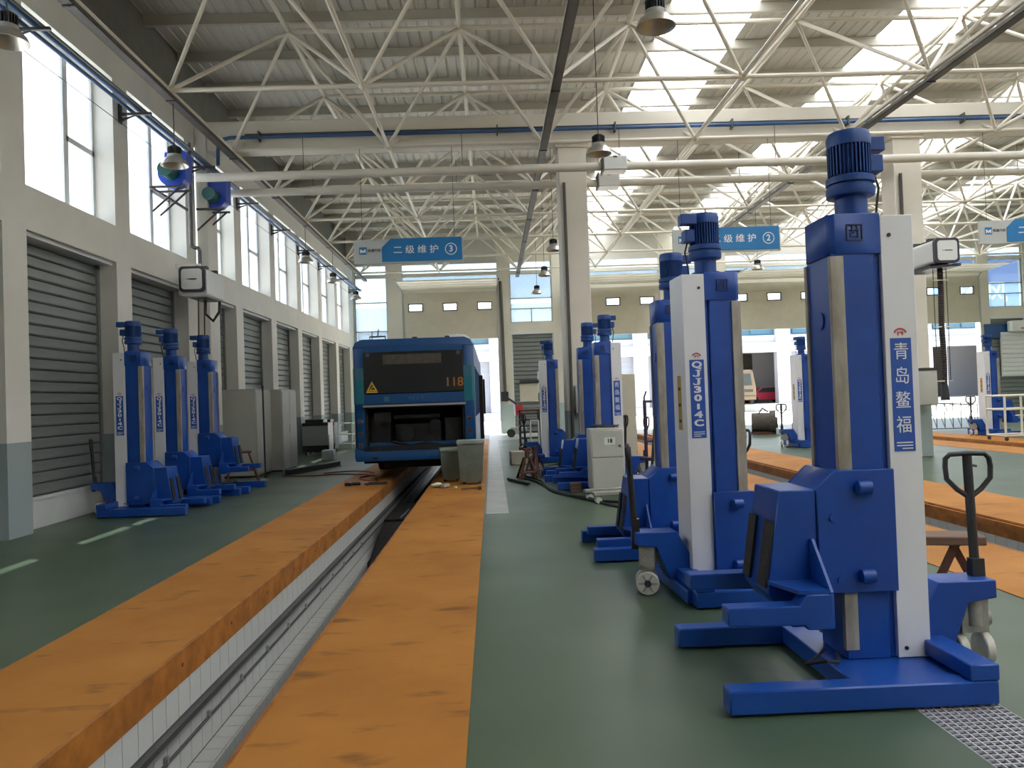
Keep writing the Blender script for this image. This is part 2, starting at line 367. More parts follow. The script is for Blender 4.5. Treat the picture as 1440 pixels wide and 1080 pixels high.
# ------------------------------------------------------------------ left wall with shutters and clerestory windows
T = 3.18
OPEN = [(11.07+T*k, 13.70+T*k) for k in range(-6, 8)]
wl = MB(); xi, xo = XL, XL-.42
prev = YB
for y0, y1 in OPEN:
    wl.box(xo, xi, prev, y0, 0, 7.32); prev = y1
    wl.box(xo, xi, y0, y1, 4.16, 4.78)
wl.box(xo, xi, prev, YF, 0, 7.32); wl.box(xo, xi, YB, YF, 7.32, 7.82)
struct(wl.build('wall_left', 'plaster'), 'white plastered left wall with grey dado')
struct(MB().box(xo, xo+.15, YB, YF, 7.82, 9.6).build('wall_left_upper', 'upper_sheet'), 'grey sheet strip between the left wall and the roof')
names_n = 0
for k, (y0, y1) in enumerate(OPEN):
    if y1 < 3: 
        struct(MB().box(xo, xi-.2, y0, y1, 0, 7.4).build('wall_left_light_block', 'plaster_plain'), 'unseen left wall bay behind the camera, closed to darken the foreground'); continue  # unseen bays filled in to cut window light on the foreground
    names_n += 1
    wn = sthing('window_%d' % names_n, 'tall clerestory window in the left wall, number %d from the back' % names_n, (XL-.36, y0, 4.78))
    W = y1-y0; H = 2.54; fr = MB()
    for (a, b_, c_, d_) in ((0, W, 0, .06), (0, W, H-.06, H), (0, .06, 0, H), (W-.06, W, 0, H), (W*.66-.08, W*.66+.06, 0, H), (W*.66, W, 1.18, 1.27)):
        fr.box(-.03, .03, a, b_, c_, d_)
    fr.build('window_frame', 'frame_white', wn)
    MB().box(-.004, .004, .06, W*.66-.04, .06, H-.06).build('pane', 'window_glass', wn)
    MB().box(-.004, .004, W*.66+.04, W-.06, .06, 1.2).build('pane', 'window_glass', wn)
    MB().box(-.004, .004, W*.66+.04, W-.06, 1.26, H-.06).build('pane', 'window_glass', wn)
    if y1 >= 3:
        dn = sthing('door_%d' % names_n, 'grey roller shutter in the left wall', (XL-.35, y0, 0))
        MB().box(-.07, .15, 0, W, 0, .43).build('plinth', 'sill', dn, .006)
        MB().box(.1, .17, 0, W, .40, .445).build('ledge', 'sill', dn)
        MB().box(-.03, .28, 0, W, 4.10, 4.16).build('lintel_frame', 'frame_white', dn)
        MB().box(-.06, .06, 0, .07, .43, 4.1).build('guide', 'shutter_slat', dn); MB().box(-.06, .06, W-.07, W, .43, 4.1).build('guide', 'shutter_slat', dn)
        ns = 22; h = (4.1-.445)/ns
        slat = MB().prism([(-.02, 0), (.004, .0), (.022, .02), (.022, h-.03), (.004, h-.012), (-.02, h-.012)], 'y', .06, W-.06).mesh('slat', 'shutter_slat')
        MB().box(-.05, -.02, 0, W, .43, 4.1).build('backing', 'dark_steel', dn)
        for i in range(ns): link('slat', slat, dn, (0, 0, .445+i*h))
# air and cable pipes on brackets along the clerestory
pr = thing('air_pipe', 'blue compressed air pipe running along the clerestory windows', 'pipe')
MB().cyl((XL+.34, YB, 6.86), (XL+.34, YF-.1, 6.86), .05, n=12).build('main_tube', 'air_blue', pr)
MB().cyl((XL+.20, YB, 6.84), (XL+.20, YF-.1, 6.84), .03, n=10).build('side_tube', 'air_blue', pr)
MB().cyl((XL+.44, YB, 6.83), (XL+.44, YF-.1, 6.83), .02, n=8).build('side_tube', 'conduit', pr)
wire = tag(MB().cyl((XL+.12, YB, 6.55), (XL+.12, YF-.1, 6.55), .006, n=6).build('messenger_wire', 'conduit'), 'thin wire strung below the blue pipe on the left wall', 'wire')
for k in range(-2, 8):
    y = 13.95+T*k
    br = MB().box(XL, XL+.55, y-.025, y+.025, 6.76, 6.80).box(XL, XL+.02, y-.06, y+.06, 6.62, 6.95).prism([(XL, 6.64), (XL+.3, 6.76), (XL, 6.70)], 'y', y-.015, y+.015)
    br.build('bracket', 'dark_steel', pr)

# ------------------------------------------------------------------ other shell walls (behind and right of the picture)
struct(MB().box(xo, XR, YB-.3, YB, 0, 9.6).build('wall_back', 'plaster'), 'plain wall behind the camera')
struct(MB().box(XR, XR+.3, YB, YF, 0, 9.6).build('wall_right', 'plaster'), 'plain wall closing the hall on the right')

# ------------------------------------------------------------------ far wall: doors, glazing, shutters
BAY = 7.6; D0 = -1.80; DW = 4.42; DH = 6.95
DOORS = [D0+BAY*k for k in range(4)]
fw = MB(); Y0, Y1 = YF, YF+.35
piers = [xo]+[v for c in DOORS for v in (c-DW/2, c+DW/2)]+[XR]
fwl = sthing('wall_far', 'cream painted far wall between the overhead doors')
for i in range(0, len(piers), 2):
    a, b = piers[i], piers[i+1]
    if i == 0:  wa, wb = XL+.05, b-.72                     # bay by the left wall: glazed
    elif i == len(piers)-2: wa, wb = a+.5, b-.6
    else: wa, wb = a+.58, b-.62
    m = MB(); m.box(a, wa, Y0, Y1, 0, 9.6); m.box(wb, b, Y0, Y1, 0, 9.6)
    zs = 4.62; zb = 5.15 if i else 4.3
    m.box(wa, wb, Y0, Y1, zs if i else 0, zb); m.box(wa, wb, Y0+.05, Y1-.05, 7.45, 7.6); m.box(wa, wb, Y0+.05, Y1-.05, 9.1, 9.6)
    m.box(wa, wb, Y0+.06, Y0+.2, 8.0, 9.1); m.build('wall_pier', 'far_wall', fwl)
    names_n += 1
    wn = sthing('window_%d' % names_n, 'glazed panel high in the far wall, bay %d from the left' % (i//2+1))
    fr = MB()
    for z in (zb, 6.27, 7.43): fr.box(wa, wb, Y0+.12, Y0+.18, z, z+.05)
    fr.box((wa+wb)/2-.025, (wa+wb)/2+.025, Y0+.12, Y0+.18, zb, zb+.65); fr.box(wa, wb, Y0+.12, Y0+.18, zb+.63, zb+.68)
    for x in (wa, wb-.05): fr.box(x, x+.05, Y0+.12, Y0+.18, zb, 9.1)
    fr.build('window_frame', 'alu', wn)
    for z0, z1 in ((zb+.05, zb+.63), (zb+.68, 6.27), (6.32, 7.43), (7.6, 8.0)):
        MB().box(wa+.05, wb-.05, Y0+.145, Y0+.155, z0, z1).build('pane', 'tinted_glass' if 6.3 < z0 < 7 and i else 'far_glass', wn)
    if i:
        dn = sthing('door_%d' % (names_n+20), 'roller shutter in the far wall below a glazed panel', (0, Y0+.1, 0))
        ns = 24; h = zs/ns; W = wb-wa
        slat = MB().prism([(.03, 0), (.0, .02), (0, h-.03), (.03, h-.012)], 'x', wa+.02, wb-.02).mesh('slat', 'shutter_slat')
        MB().box(wa, wb, .03, .05, 0, zs).build('backing', 'dark_steel', dn)
        for q in range(ns): link('slat', slat, dn, (0, 0, q*h))
        MB().box(wa, wb, -.14, .02, zs-.02, zs+.06).build('lintel_frame', 'frame_white', dn)
        m = MB()
        for x in (wa, wb-.06): m.box(x, x+.06, -.02, .06, 0, zs)
        m.build('guide', 'frame_white', dn)
for k, c in enumerate(DOORS):
    x0, x1 = c-DW/2, c+DW/2
    struct(MB().box(x0, x1, Y0+.05, Y1-.05, 7.45, 7.6).box(x0, x1, Y0+.05, Y1-.05, 9.1, 9.6).box(x0, x1, Y0, Y1-.1, 6.55, 7.05).build('wall_far_beam', 'far_wall'), 'beam above an overhead door opening')
    o = sthing('window_%d' % (40+k), 'glazing above overhead door %d from the left' % (k+1))
    MB().box(x0, x1, Y0+.145, Y0+.155, 7.05, 7.45).build('pane', 'tinted_glass', o); MB().box(x0, x1, Y0+.145, Y0+.155, 7.6, 8.0).build('pane', 'far_glass', o); struct(MB().box(x0, x1, Y0+.06, Y0+.2, 8.0, 9.1).build('wall_far_upper', 'roof_sheet'), 'grey sheet above an overhead door')
    dn = sthing('door_%d' % (60+k), 'raised sectional overhead door %d from the left, with three small windows' % (k+1))
    for z, z1 in ((4.45, 5.08), (5.08, 5.71), (6.25, 6.66)):
        MB().box(x0+.03, x1-.03, Y0-.09, Y0-.04, z, z1).build('door_section', 'cabinet_cream', dn, .004)
    m = MB().box(x0+.03, x1-.03, Y0-.09, Y0-.04, 5.71, 5.83).box(x0+.03, x1-.03, Y0-.09, Y0-.04, 6.13, 6.25)      # the section with the three window holes
    hx = [x0+.03]+[c+dx+e for dx in (-1.6, 0, 1.6) for e in (-.3, .3)]+[x1-.03]
    for q in range(0, 8, 2): m.box(hx[q], hx[q+1], Y0-.09, Y0-.04, 5.83, 6.13)
    m.build('door_section', 'cabinet_cream', dn)
    for dx in (-1.6, 0, 1.6):
        f = MB(); zc = 5.98
        for (a, b_, p, q) in ((-.34, .34, .15, .19), (-.34, .34, -.19, -.15), (-.34, -.30, -.19, .19), (.30, .34, -.19, .19)): f.box(c+dx+a, c+dx+b_, Y0-.11, Y0-.03, zc+p, zc+q)
        fo = f.build('window_frame', 'black_paint', dn); MB().box(c+dx-.3, c+dx+.3, Y0-.105, Y0-.095, zc-.15, zc+.15).build('pane', 'window_glass', fo)
    for q in range(4):                                      # sections already rolled back under the roof
        ya = Y0-.35-q*.55
        MB().box(x0+.03, x1-.03, ya-.54, ya, 6.78+.02*q, 6.83+.02*q).build('door_section', 'cream_steel', dn, .005)
    for x in (x0-.02, x1-.04):
        MB().box(x, x+.06, Y0-.12, Y0-.03, 0, 6.5).tube([(x+.03, Y0-.08, 6.5), (x+.03, Y0-.12, 6.66), (x+.03, Y0-.3, 6.8), (x+.03, Y0-3., 6.9)], .03).build('track', 'alu', dn)
    MB().cyl((x0-.1, Y0-.2, 7.2), (x1+.1, Y0-.2, 7.2), .05).build('spring_shaft', 'dark_steel', dn)

# ------------------------------------------------------------------ roof, purlins, skylights
SKY = [(3.83, 5.62), (8.8, 10.57), (13.75, 15.52), (18.7, 20.5)]
ZR = 9.36
ce = sthing('ceiling', 'ribbed metal roof sheeting on white purlins')
edges = [xo]+[v for p in SKY for v in p]+[XR+.3]
def ribbed(x0, x1, z, y0, y1, pitch=.24):
    n = max(1, int(round((x1-x0)/pitch))); p = (x1-x0)/n; prof = []
    for i in range(n):
        x = x0+i*p; prof += [(x, z), (x+p*.66, z), (x+p*.74, z+.022), (x+p*.92, z+.022)]
    prof.append((x1, z)); vs = [(x, y, zz) for y in (y0, y1) for x, zz in prof]; m = len(prof)
    return MB().add(vs, [(i, i+1, i+1+m, i+m) for i in range(m-1)])
for i in range(0, len(edges), 2): ribbed(edges[i], edges[i+1], ZR, YB-.3, YF+.4).build('roof_sheet', 'roof_sheet', ce)
for k, (a, b) in enumerate(SKY):
    struct(ribbed(a-.05, b+.05, ZR+.012, YB-.3, YF+.4).build('skylight', 'skylight_sheet'), 'translucent white skylight strip number %d from the left' % (k+1))
y = 5.6
while y < YF:
    o = MB().box(xo, XR, y-.045, y+.045, ZR-.03, ZR-.005).box(xo, XR, y-.045, y-.038, ZR-.2, ZR-.03).box(xo, XR, y-.045, y+.045, ZR-.205, ZR-.195)
    o.build('purlin', 'purlin', ce); y += 1.685
# beam and pillars of the middle frame
BY = 17.78
struct(MB().box(XL, XR, BY-.22, BY+.22, 7.25, 7.9).build('roof_beam', 'column_paint', None, .01), 'white box beam crossing the hall on the pillars')
for k, x in enumerate((1.94, 9.42, 17.1)):
    pl = sthing('pillar', ('white steel pillar beside the centre aisle', 'white steel pillar between the second and third bays', 'white steel pillar furthest right')[k], (x, BY-.02, 0))
    MB().box(-.31, .31, -.3, .3, 0, 7.25).build('shaft', 'column_paint', pl, .015)
    MB().cyl((-.2, -.36, 0), (-.2, -.36, 6.3), .035, n=10).build('downpipe', 'tray', pl)
    MB().box(-.36, .36, -.35, .35, 7.1, 7.25).build('cap', 'column_paint', pl)
    MB().box(-.12, .12, -.43, -.3, 1.25, 1.85).build('junction_box', 'cabinet_gray', pl, .01)
for x in (-4.3,):
    struct(MB().box(XL, XL+.25, BY-.3, BY+.3, 0, 7.9).build('pilaster', 'plaster', None, .01), 'white pilaster on the left wall under the roof beam')

# ------------------------------------------------------------------ space truss
tr = thing('space_truss', 'white tubular space frame spanning the hall under the roof', 'truss')
P = 3.37; NX, NY = 10, 10
bx = [-5.45+P*i for i in range(NX)]; by = [7.27+P*j for j in range(NY)]; ZB, ZT = 7.2, 8.98
ball = MB().sphere((0, 0, 0), .085, 10, 6).mesh('node_ball', 'chord_white')
for j in range(NY):
    if by[j] > YF-.5: continue
    for i in range(NX):
        p = (bx[i], by[j], ZB); link('node_ball', ball, tr, p)
        if i < NX-1: bar('bottom_chord', p, (bx[i+1], by[j], ZB), .042, 'chord_white', tr)
        if j < NY-1 and by[j+1] < YF-.5: bar('bottom_chord', p, (bx[i], by[j+1], ZB), .042, 'chord_white', tr)
for j in range(NY-1):
    ty = by[j]+P/2
    if ty > YF-.5: continue
    for i in range(NX-1):
        t = (bx[i]+P/2, ty, ZT); link('node_ball', ball, tr, t)
        if i < NX-2: bar('top_chord', t, (t[0]+P, ty, ZT), .05, 'chord_white', tr)
        if j < NY-2 and ty+P < YF-.3: bar('top_chord', t, (t[0], ty+P, ZT), .05, 'chord_white', tr)
        bar('purlin_post', t, (t[0], t[1], ZR-.2), .035, 'chord_white', tr)
        for di in (0, 1):
            for dj in (0, 1):
                if by[j+dj] < YF-.5: bar('web_bar', t, (bx[i+di], by[j+dj], ZB), .038, 'chord_white', tr)
for k, x in enumerate((bx[0], bx[2], bx[4])):
    ct = thing('cable_tray', ('dark cable tray under the roof truss next to the left wall', 'dark cable tray under the roof truss above the centre aisle', 'dark cable tray under the roof truss over the right-hand lifts')[k], 'cable tray', (x+.02, 0, 0))
    MB().box(-.075, .075, 6.0, 35.5, 7.02, 7.03).box(-.075, -.068, 6.0, 35.5, 7.02, 7.09).box(.068, .075, 6., 35.5, 7.02, 7.09).build('channel', 'tray', ct)
    MB().cyl((-.02, 6, 7.05), (-.02, 35.5, 7.05), .018, n=6).cyl((.03, 6, 7.05), (.03, 35.5, 7.05), .014, n=6).build('cable', 'cord', ct)
    for j in range(NY-1):
        MB().box(-.085, .085, by[j]-.02, by[j]+.02, 7.005, 7.02).cyl((0, by[j], 7.0), (0, by[j], 7.16), .008, n=6).build('hanger', 'dark_steel', ct)
# ------------------------------------------------------------------ outside: yard and the building opposite
struct(MB().box(-60, 90, YF+.35, 140, -.3, -.02).box(-60, xo, -30, YF+.35, -.3, -.02).box(XR+.3, 90, -30, YF+.35, -.3, -.02).build('yard', 'concrete'), 'pale concrete yard outside the hall')
ob = thing('opposite_building', 'white workshop building across the sunlit yard beyond the doors', 'building', (0, 62, 0))
MB().box(-40, 60, 6, 7, 0, 9).box(-40, 60, -.6, 6, 4.9, 5.3).box(-40, 60, 0, .4, 5.3, 5.9).box(-40, 60, 0, .4, 7.2, 9.).build('wall', 'opp_white', ob)
MB().box(-40, 60, -.9, .2, 4.55, 4.95).build('canopy', 'opp_white', ob)
MB().box(-40, 60, .1, .3, 5.9, 7.2).build('band_window', 'opp_glass', ob)
MB().box(-40, 60, -1., 6, 0, .55).build('platform', 'concrete', ob)
for i in range(14): MB().box(-22.5+i*5.6, -21.4+i*5.6, -.4, .4, .55, 7.3).build('column', 'opp_white', ob, .02)
for i in range(13):
    x = -21.4+i*5.6
    if i in (7, 10): MB().box(x, x+4.5, 5.6, 5.9, .55, 4.7).build('bay_interior', 'opp_inside', ob); (MB().box(x+2.0, x+4.5, 5.2, 5.55, .55, 3.4).build('white_partition', 'opp_white', ob) if i == 7 else 0); MB().box(x+.3, x+.9, 4.8, 5.5, .55, 4.4).build('inner_post', 'cabinet_cream', ob)
    else:
        d = MB()
        for q in range(10): d.box(x, x+4.5, .1, .16, .55+q*.4+.008, .55+(q+1)*.4-.008)
        d.box(x, x+4.5, .14, .2, .55, 4.6).build('bay_door', 'opp_shutter', ob)
        MB().box(x+1.2, x+2.1, .04, .1, .95, 1.4).box(x+1.25, x+2.05, .03, .1, 1.0, 1.35).build('door_window', 'opp_glass', ob)
    MB().box(x+.3, x+2.0, -.02, .14, 6.0, 6.9).box(x+2.6, x+4.2, -.02, .14, 6.0, 6.9).build('window', 'opp_glass', ob)
vn = thing('van', 'tan minivan parked on the platform of the opposite building', 'van', (19.0, 62.6, .55), math.radians(-6))
MB().prism([(-1.35, .35), (-1.35, 1.3), (-1.15, 2.5), (-1.0, 2.62), (1.0, 2.62), (1.15, 2.5), (1.35, 1.3), (1.35, .35)], 'y', -2.2, 2.2).build('body', 'van_tan', vn, .08, 2)
MB().prism([(-1.05, 1.45), (1.05, 1.45), (.95, 2.35), (-.95, 2.35)], 'y', -2.23, -2.15).build('rear_window', 'van_glass', vn)
MB().box(-1.3, 1.3, -2.35, -2.15, .35, .65).build('bumper', 'van_tan', vn, .04); MB().box(-1.1, 1.1, -2.24, -2.18, .95, 1.15).build('trim_strip', 'van_glass', vn)
for x in (-1.1, 1.1):
    for y in (-1.5, 1.5): MB().cyl((x-.12, y, .36), (x+.12, y, .36), .36, n=20).build('wheel', 'tyre', vn)
cr = thing('car', 'pink-red car behind the van across the yard', 'car', (22.6, 65.6, .55), math.radians(4))
MB().prism([(-2.0, .25), (-2., .7), (-1.1, .85), (-.6, 1.3), (.8, 1.3), (1.4, .85), (2., .75), (2., .25)], 'y', -.75, .75).build('body', 'car_pink', cr, .06, 2)
MB().prism([(-.95, .87), (-.55, 1.24), (.75, 1.24), (1.2, .87)], 'y', -.77, .77).build('window', 'van_glass', cr)
for x in (-1.2, 1.2):
    for y in (-.7, .7): MB().cyl((x, y-.08, .3), (x, y+.08, .3), .3, n=18).build('wheel', 'tyre', cr)
bn = thing('roof_banner', 'blue hoarding with white characters seen through the far right window', 'hoarding', (30.5, 45, 5.6))
MB().box(-5.0, 5.0, 0, .15, .3, 3.4).build('board', 'banner_blue', bn)
for x in (-4.4, 4.4): MB().box(x-.08, x+.08, .15, .3, -5.6, 3.2).build('post', 'alu', bn)
link('lettering', text_mesh('环 风', 1.3, 'decal_white', .02), bn, (-2.2, -.005, 1.1), (PI/2, 0, 0))
# a low building beyond the left windows
lb = thing('neighbour_building', 'pale building standing beyond the left clerestory windows', 'building', (-40, 18, 0))
MB().box(-6, 0, -30, 34, 0, 8).build('wall', 'opp_white', lb); MB().prism([(-6.4, 8), (.4, 8), (-3, 10.2)], 'y', -31, 35).build('roof', 'cabinet_gray', lb)

# ------------------------------------------------------------------ ducts, fans, hose reels, air pipe on the beam
def duct(y, z, x0, x1, label, xbox):
    d = thing('exhaust_duct', label, 'duct')
    MB().cyl((x0, y, z), (x1, y, z), .088, n=18).build('tube', 'duct', d)
    for x in [x0+2.2+i*3.3 for i in range(int((x1-x0-2)//3.3))]:
        if abs(x-1.94) < .6 or abs(x-9.42) < .6: continue
        MB().lathe([(.092, -.03), (.1, -.03), (.1, .03), (.092, .03)], n=16).build('collar', 'duct', d, loc=(x, y, z), rot=(0, PI/2, 0))
        MB().cyl((x, y, z+.09), (x, y, 7.18), .008, n=6).build('hanger_rod', 'conduit', d)
    b = MB().box(xbox-.25, xbox+.25, y-.22, y+.16, z-.13, z+.17).build('control_box', 'reel_white', d, .02)
    MB().box(xbox-.26, xbox-.235, y-.23, y+.17, z-.15, z+.18).box(xbox-.04, xbox+.04, y-.225, y-.2, z+.12, z+.17).build('box_flange', 'conduit', b)
duct(16.6, 6.40, -5.95, 25.5, 'nearer white exhaust duct crossing the hall in front of the pillars', 2.72)
duct(18.4, 6.54, -6.15, 25.5, 'further white exhaust duct crossing the hall behind the pillars', 2.86)
def blower(y, z, label):
    f = thing('exhaust_blower', label, 'blower', (-5.95, y, z))
    MB().cyl((0, -.16, .02), (0, .12, .02), .27, n=26).box(-.12, .28, -.18, .14, -.12, .40).build('scroll_housing', 'fan_blue', f)
    MB().cyl((0, -.5, .0), (0, -.16, .0), .14, n=18).build('motor', 'fan_green', f)
    MB().cyl((0, .12, .02), (0, .16, .02), .2, n=20).build('inlet_ring', 'fan_blue', f)
    for s_ in (-.3, .05):
        MB().box(-.33, .28, s_-.02, s_+.02, -.31, -.27).tube([(.2, s_, -.3), (-.32, s_, -.75)], .02, 6).build('bracket', 'dark_steel', f)
    return f
b1_ = blower(15.45, 6.12, 'blue exhaust blower nearest the camera on the left wall'); MB().box(-.35, -.31, -.35, 1.5, -.32, -.28).build('support_rail', 'dark_steel', b1_)
blower(17.75, 6.25, 'blue exhaust blower at the end of the further duct')
ap = thing('beam_air_pipe', 'blue air pipe fixed along the face of the roof beam', 'pipe')
MB().cyl((-5.5, BY-.34, 7.5), (25.5, BY-.34, 7.5), .04, n=10).build('main_tube', 'air_blue', ap)
MB().cyl((-5.2, BY-.30, 7.57), (25.5, BY-.30, 7.57), .02, n=8).build('conduit', 'conduit', ap)
MB().tube([(-5.5, BY-.34, 7.5), (-5.75, BY-.34, 7.45), (-5.78, BY-.34, 7.2), (-5.78, BY-.36, 6.9)], .04, 10).build('drop_pipe', 'air_blue', ap)
for i in range(12): MB().box(-4.9+i*2.6, -4.87+i*2.6, BY-.4, BY-.22, 7.42, 7.62).build('clip', 'conduit', ap)
dp = thing('drain_pipe', 'grey pipe dropping down the left wall past the blue blower', 'pipe')
MB().tube([(-5.95, 16.2, 7.0), (-5.95, 16.2, 5.0), (-5.94, 16.2, 4.9), (-5.88, 16.2, 4.87), (-5.82, 16.2, 4.86), (-5.79, 16.2, 4.8), (-5.79, 16.2, 4.48)], .04, 10).build('tube', 'conduit', dp)
def reel(x, y, z, label, hose):
    r = thing('hose_reel', label, 'hose reel', (x, y, z))
    def rr(h, c):                                       # rounded square outline
        return [(sx*(h-c)+c*math.cos(a), sz*(h-c)+c*math.sin(a)) for sx, sz, a0 in ((1, 1, 0), (-1, 1, PI/2), (-1, -1, PI), (1, -1, 3*PI/2)) for a in [a0+i*PI/10 for i in range(6)]]
    MB().prism([(a_, b_-(0 if hose else .05)) for a_, b_ in rr(.235 if hose else .27, .07)], 'y', 0, 1.15 if hose else 1.0).build('drum_housing', 'reel_white', r)
    MB().prism(rr(.25, .08), 'y', -.05, .03).build('end_trim', 'reel_trim', r)
    f = MB().prism(rr(.20, .06), 'y', -.062, -.045).build('end_panel', 'reel_white', r)
    MB().cbox((.02, -.064, .0), (.16, .004, .018)).prism([(-.1, -.004), (-.07, .0), (-.1, .014)], 'y', -.066, -.06).build('maker_mark', 'reel_trim', f)
    MB().box(-.17, .17, .3, 1.0, -.33, -.21).build('outlet_slot', 'reel_trim', r)
    MB().box(-.2, .2, .25, .35, .23, .3).box(-.2, .2, .8, .9, .23, .3).box(-.03, .03, .25, 1.72 if hose else .95, .26, .31).build('mount_bar', 'dark_steel', r)
    if hose:
        MB().prism([(-.33, -.35), (.3, -.31), (.3, -.25), (-.33, -.3)], 'y', .0, .5).build('hose_saddle', 'reel_trim', r)
        pts = [(.0+.008*math.sin(i*.09), .25, -.3-i*.022) for i in range(110)]
        MB().tube(pts, [.06 if i % 2 else .048 for i in range(110)], 10).build('corrugated_hose', 'hose', r)
        MB().cyl((.0, .25, -3.0), (.0, .25, -2.68), .085, .06, 14).build('nozzle', 'black_paint', r)
        for dx in (-.14, .13): MB().cyl((dx, .25, -.3), (dx, .25, -2.6), .008, n=6).build('rope', 'cord', r)
        for q in (.55, 1.5, 2.6): MB().box(-.15, .15, .2, .3, -q-.02, -q).build('rope_tie', 'cage_white', r)
    else:
        MB().tube([(0, .7, -.2), (-.02, .7, -.6), (.12, .75, -.75), (.2, .9, -.55), (.18, 1.0, -.3)], .03, 8).build('air_hose', 'rubber', r)
        for dx in (.02, .14): MB().cyl((dx-.1, .5, -.3), (dx-.12, .5, -1.6), .014, n=6).build('rope', 'cord', r)
        MB().box(-.45, .05, .3, .36, .3, .36).build('wall_arm', 'cream_steel', r)
reel(-5.78, 15.75, 4.16, 'white hose reel with black rim mounted on the left wall', False)
reel(9.2, 15.75, 4.27, 'white hose reel with long dark hose hanging at the right pillar', True)
# ------------------------------------------------------------------ high-bay lamps
lamp0 = None
def set_cord(t, x):                                     # hung from the cable tray by the wall, else from the roof
    top = 1.004 if x < -5 else 3.345
    for ch in t.children:
        if ch.name.startswith('cord'): ch.location.z = (.24+top)/2; ch.scale.z = top-.24
def lamp(x, y, label):
    global lamp0
    if lamp0 is None:
        t = thing('pendant_lamp', label, 'lamp', (x, y, 6.0), group='high-bay lamps hanging from the truss')
        ubox('cord', -.007, .007, -.007, .007, .24, 1.0, 'cord', t)
        m = MB().cyl((0, 0, .1), (0, 0, .24), .085, n=16)
        for i in range(20):
            a = 2*PI*i/20; c, s_ = math.cos(a), math.sin(a)
            m.add([(c*.08-s_*.004, s_*.08+c*.004, .1), (c*.08+s_*.004, s_*.08-c*.004, .1), (c*.115+s_*.004, s_*.115-c*.004, .1), (c*.115-s_*.004, s_*.115+c*.004, .1),
                   (c*.08-s_*.004, s_*.08+c*.004, .22), (c*.08+s_*.004, s_*.08-c*.004, .22), (c*.115+s_*.004, s_*.115-c*.004, .22), (c*.115-s_*.004, s_*.115+c*.004, .22)],
                  [(0,3,2,1),(4,5,6,7),(0,1,5,4),(1,2,6,5),(2,3,7,6),(3,0,4,7)])
        m.build('heat_sink', 'lamp_fin', t)
        MB().lathe([(.09, .1), (.12, .095), (.125, .06), (.12, .04)], n=24).build('collar', 'lamp_gray', t)
        MB().lathe([(.10, .06), (.15, .03), (.205, -.03), (.235, -.10), (.228, -.10), (.198, -.03), (.143, .025), (.09, .05)], n=28).build('reflector', 'reflector', t)
        MB().lathe([(.001, .045), (.1, .045)], n=20).build('diffuser', 'frame_white', t)
        lamp0 = t; set_cord(t, x); return t
    t = copy_tree(lamp0); t.location = (x, y, 6.0); t['label'] = label; set_cord(t, x); return t
for x, y, l in ((2.07, 9.25, 'high-bay pendant lamp cut by the top edge of the picture against the skylight'), (2.05, 14.1, 'high-bay pendant lamp in front of the white junction boxes at the pillar'),
    (-5.43, 14.1, 'high-bay pendant lamp hanging before the blue blower at the left windows'), (-5.43, 9.25, 'high-bay pendant lamp at the upper left corner of the picture'),
    (-5.43, 24.0, 'high-bay pendant lamp before the fifth left clerestory window'), (-5.43, 28.1, 'high-bay pendant lamp next to last along the left wall'),
    (-5.43, 32.8, 'high-bay pendant lamp furthest back along the left wall'), (1.95, 23.3, 'high-bay pendant lamp just left of the centre pillar near the truss'),
    (2.0, 28.1, 'high-bay pendant lamp over the aisle between two others near the far wall'), (2.0, 32.8, 'high-bay pendant lamp in front of the far shutter window'), (9.6, 28.1, 'high-bay pendant lamp below the sign numbered two')):
    lamp(x, y, l)
# ------------------------------------------------------------------ hanging bay signs
def circled(d, n):
    p = MB(); k = 28; ro, ri = .13, .112
    vs = []
    for y in (0, .003):
        for r in (ro, ri): vs += [(r*math.cos(2*PI*i/k), y, r*math.sin(2*PI*i/k)) for i in range(k)]
    fs = [(i, (i+1) % k, k+(i+1) % k, k+i) for i in range(k)]
    p.add(vs, fs); return p
def sign(x, z, n, label):
    t = thing('hanging_sign', label, 'sign', (x, 17.38, z))
    MB().box(-1.19, 1.19, -.03, .03, -.29, .23).build('board', 'sign_gray', t, .004)
    b = MB().prism([(-.58, -.25), (-.58, .06), (-.38, .25), (1.16, .25), (1.16, -.25)], 'y', -.045, -.028).build('blue_panel', 'sign_blue', t)
    link('lettering', text_mesh('二 级 维 护', .19, 'decal_white', .002), b, (.16, -.047, -.01), (PI/2, 0, 0)).scale = (1.08, 1, 1)
    circled(None, n).build('number_ring', 'decal_white', b, loc=(.92, -.05, -.01))
    link('number', text_mesh(str(n), .19, 'decal_white', .004), b, (.92, -.047, -.01), (PI/2, 0, 0))
    lg = MB().box(-1.07, -.91, -.036, -.03, -.08, .08).build('logo', 'sign_blue', t)
    MB().prism([(-1.05, -.05), (-1.05, .03), (-1.02, .03), (-.99, -.01), (-.96, .03), (-.93, .03), (-.93, -.05), (-.955, -.05), (-.955, -.01), (-.99, -.05), (-1.025, -.01), (-1.025, -.05)], 'y', -.039, -.036).build('logo_mark', 'decal_white', lg)
    link('maker_lettering', text_mesh('恒通汽车', .072, 'ink', .001), t, (-.745, -.032, 0), (PI/2, 0, 0))
    for dx in (-1.0, 1.0): MB().cyl((dx, 0, .23), (dx, 0, 7.16-z), .006, n=6).build('hanger_wire', 'conduit', t)
sign(-1.70, 4.92, 3, 'hanging sign with blue panel and circled number three above the bus')
sign(5.27, 4.95, 2, 'hanging sign with blue panel and circled number two above the second bay')
sign(12.1, 4.95, 1, 'hanging sign cut by the right picture edge, only its grey end in view')
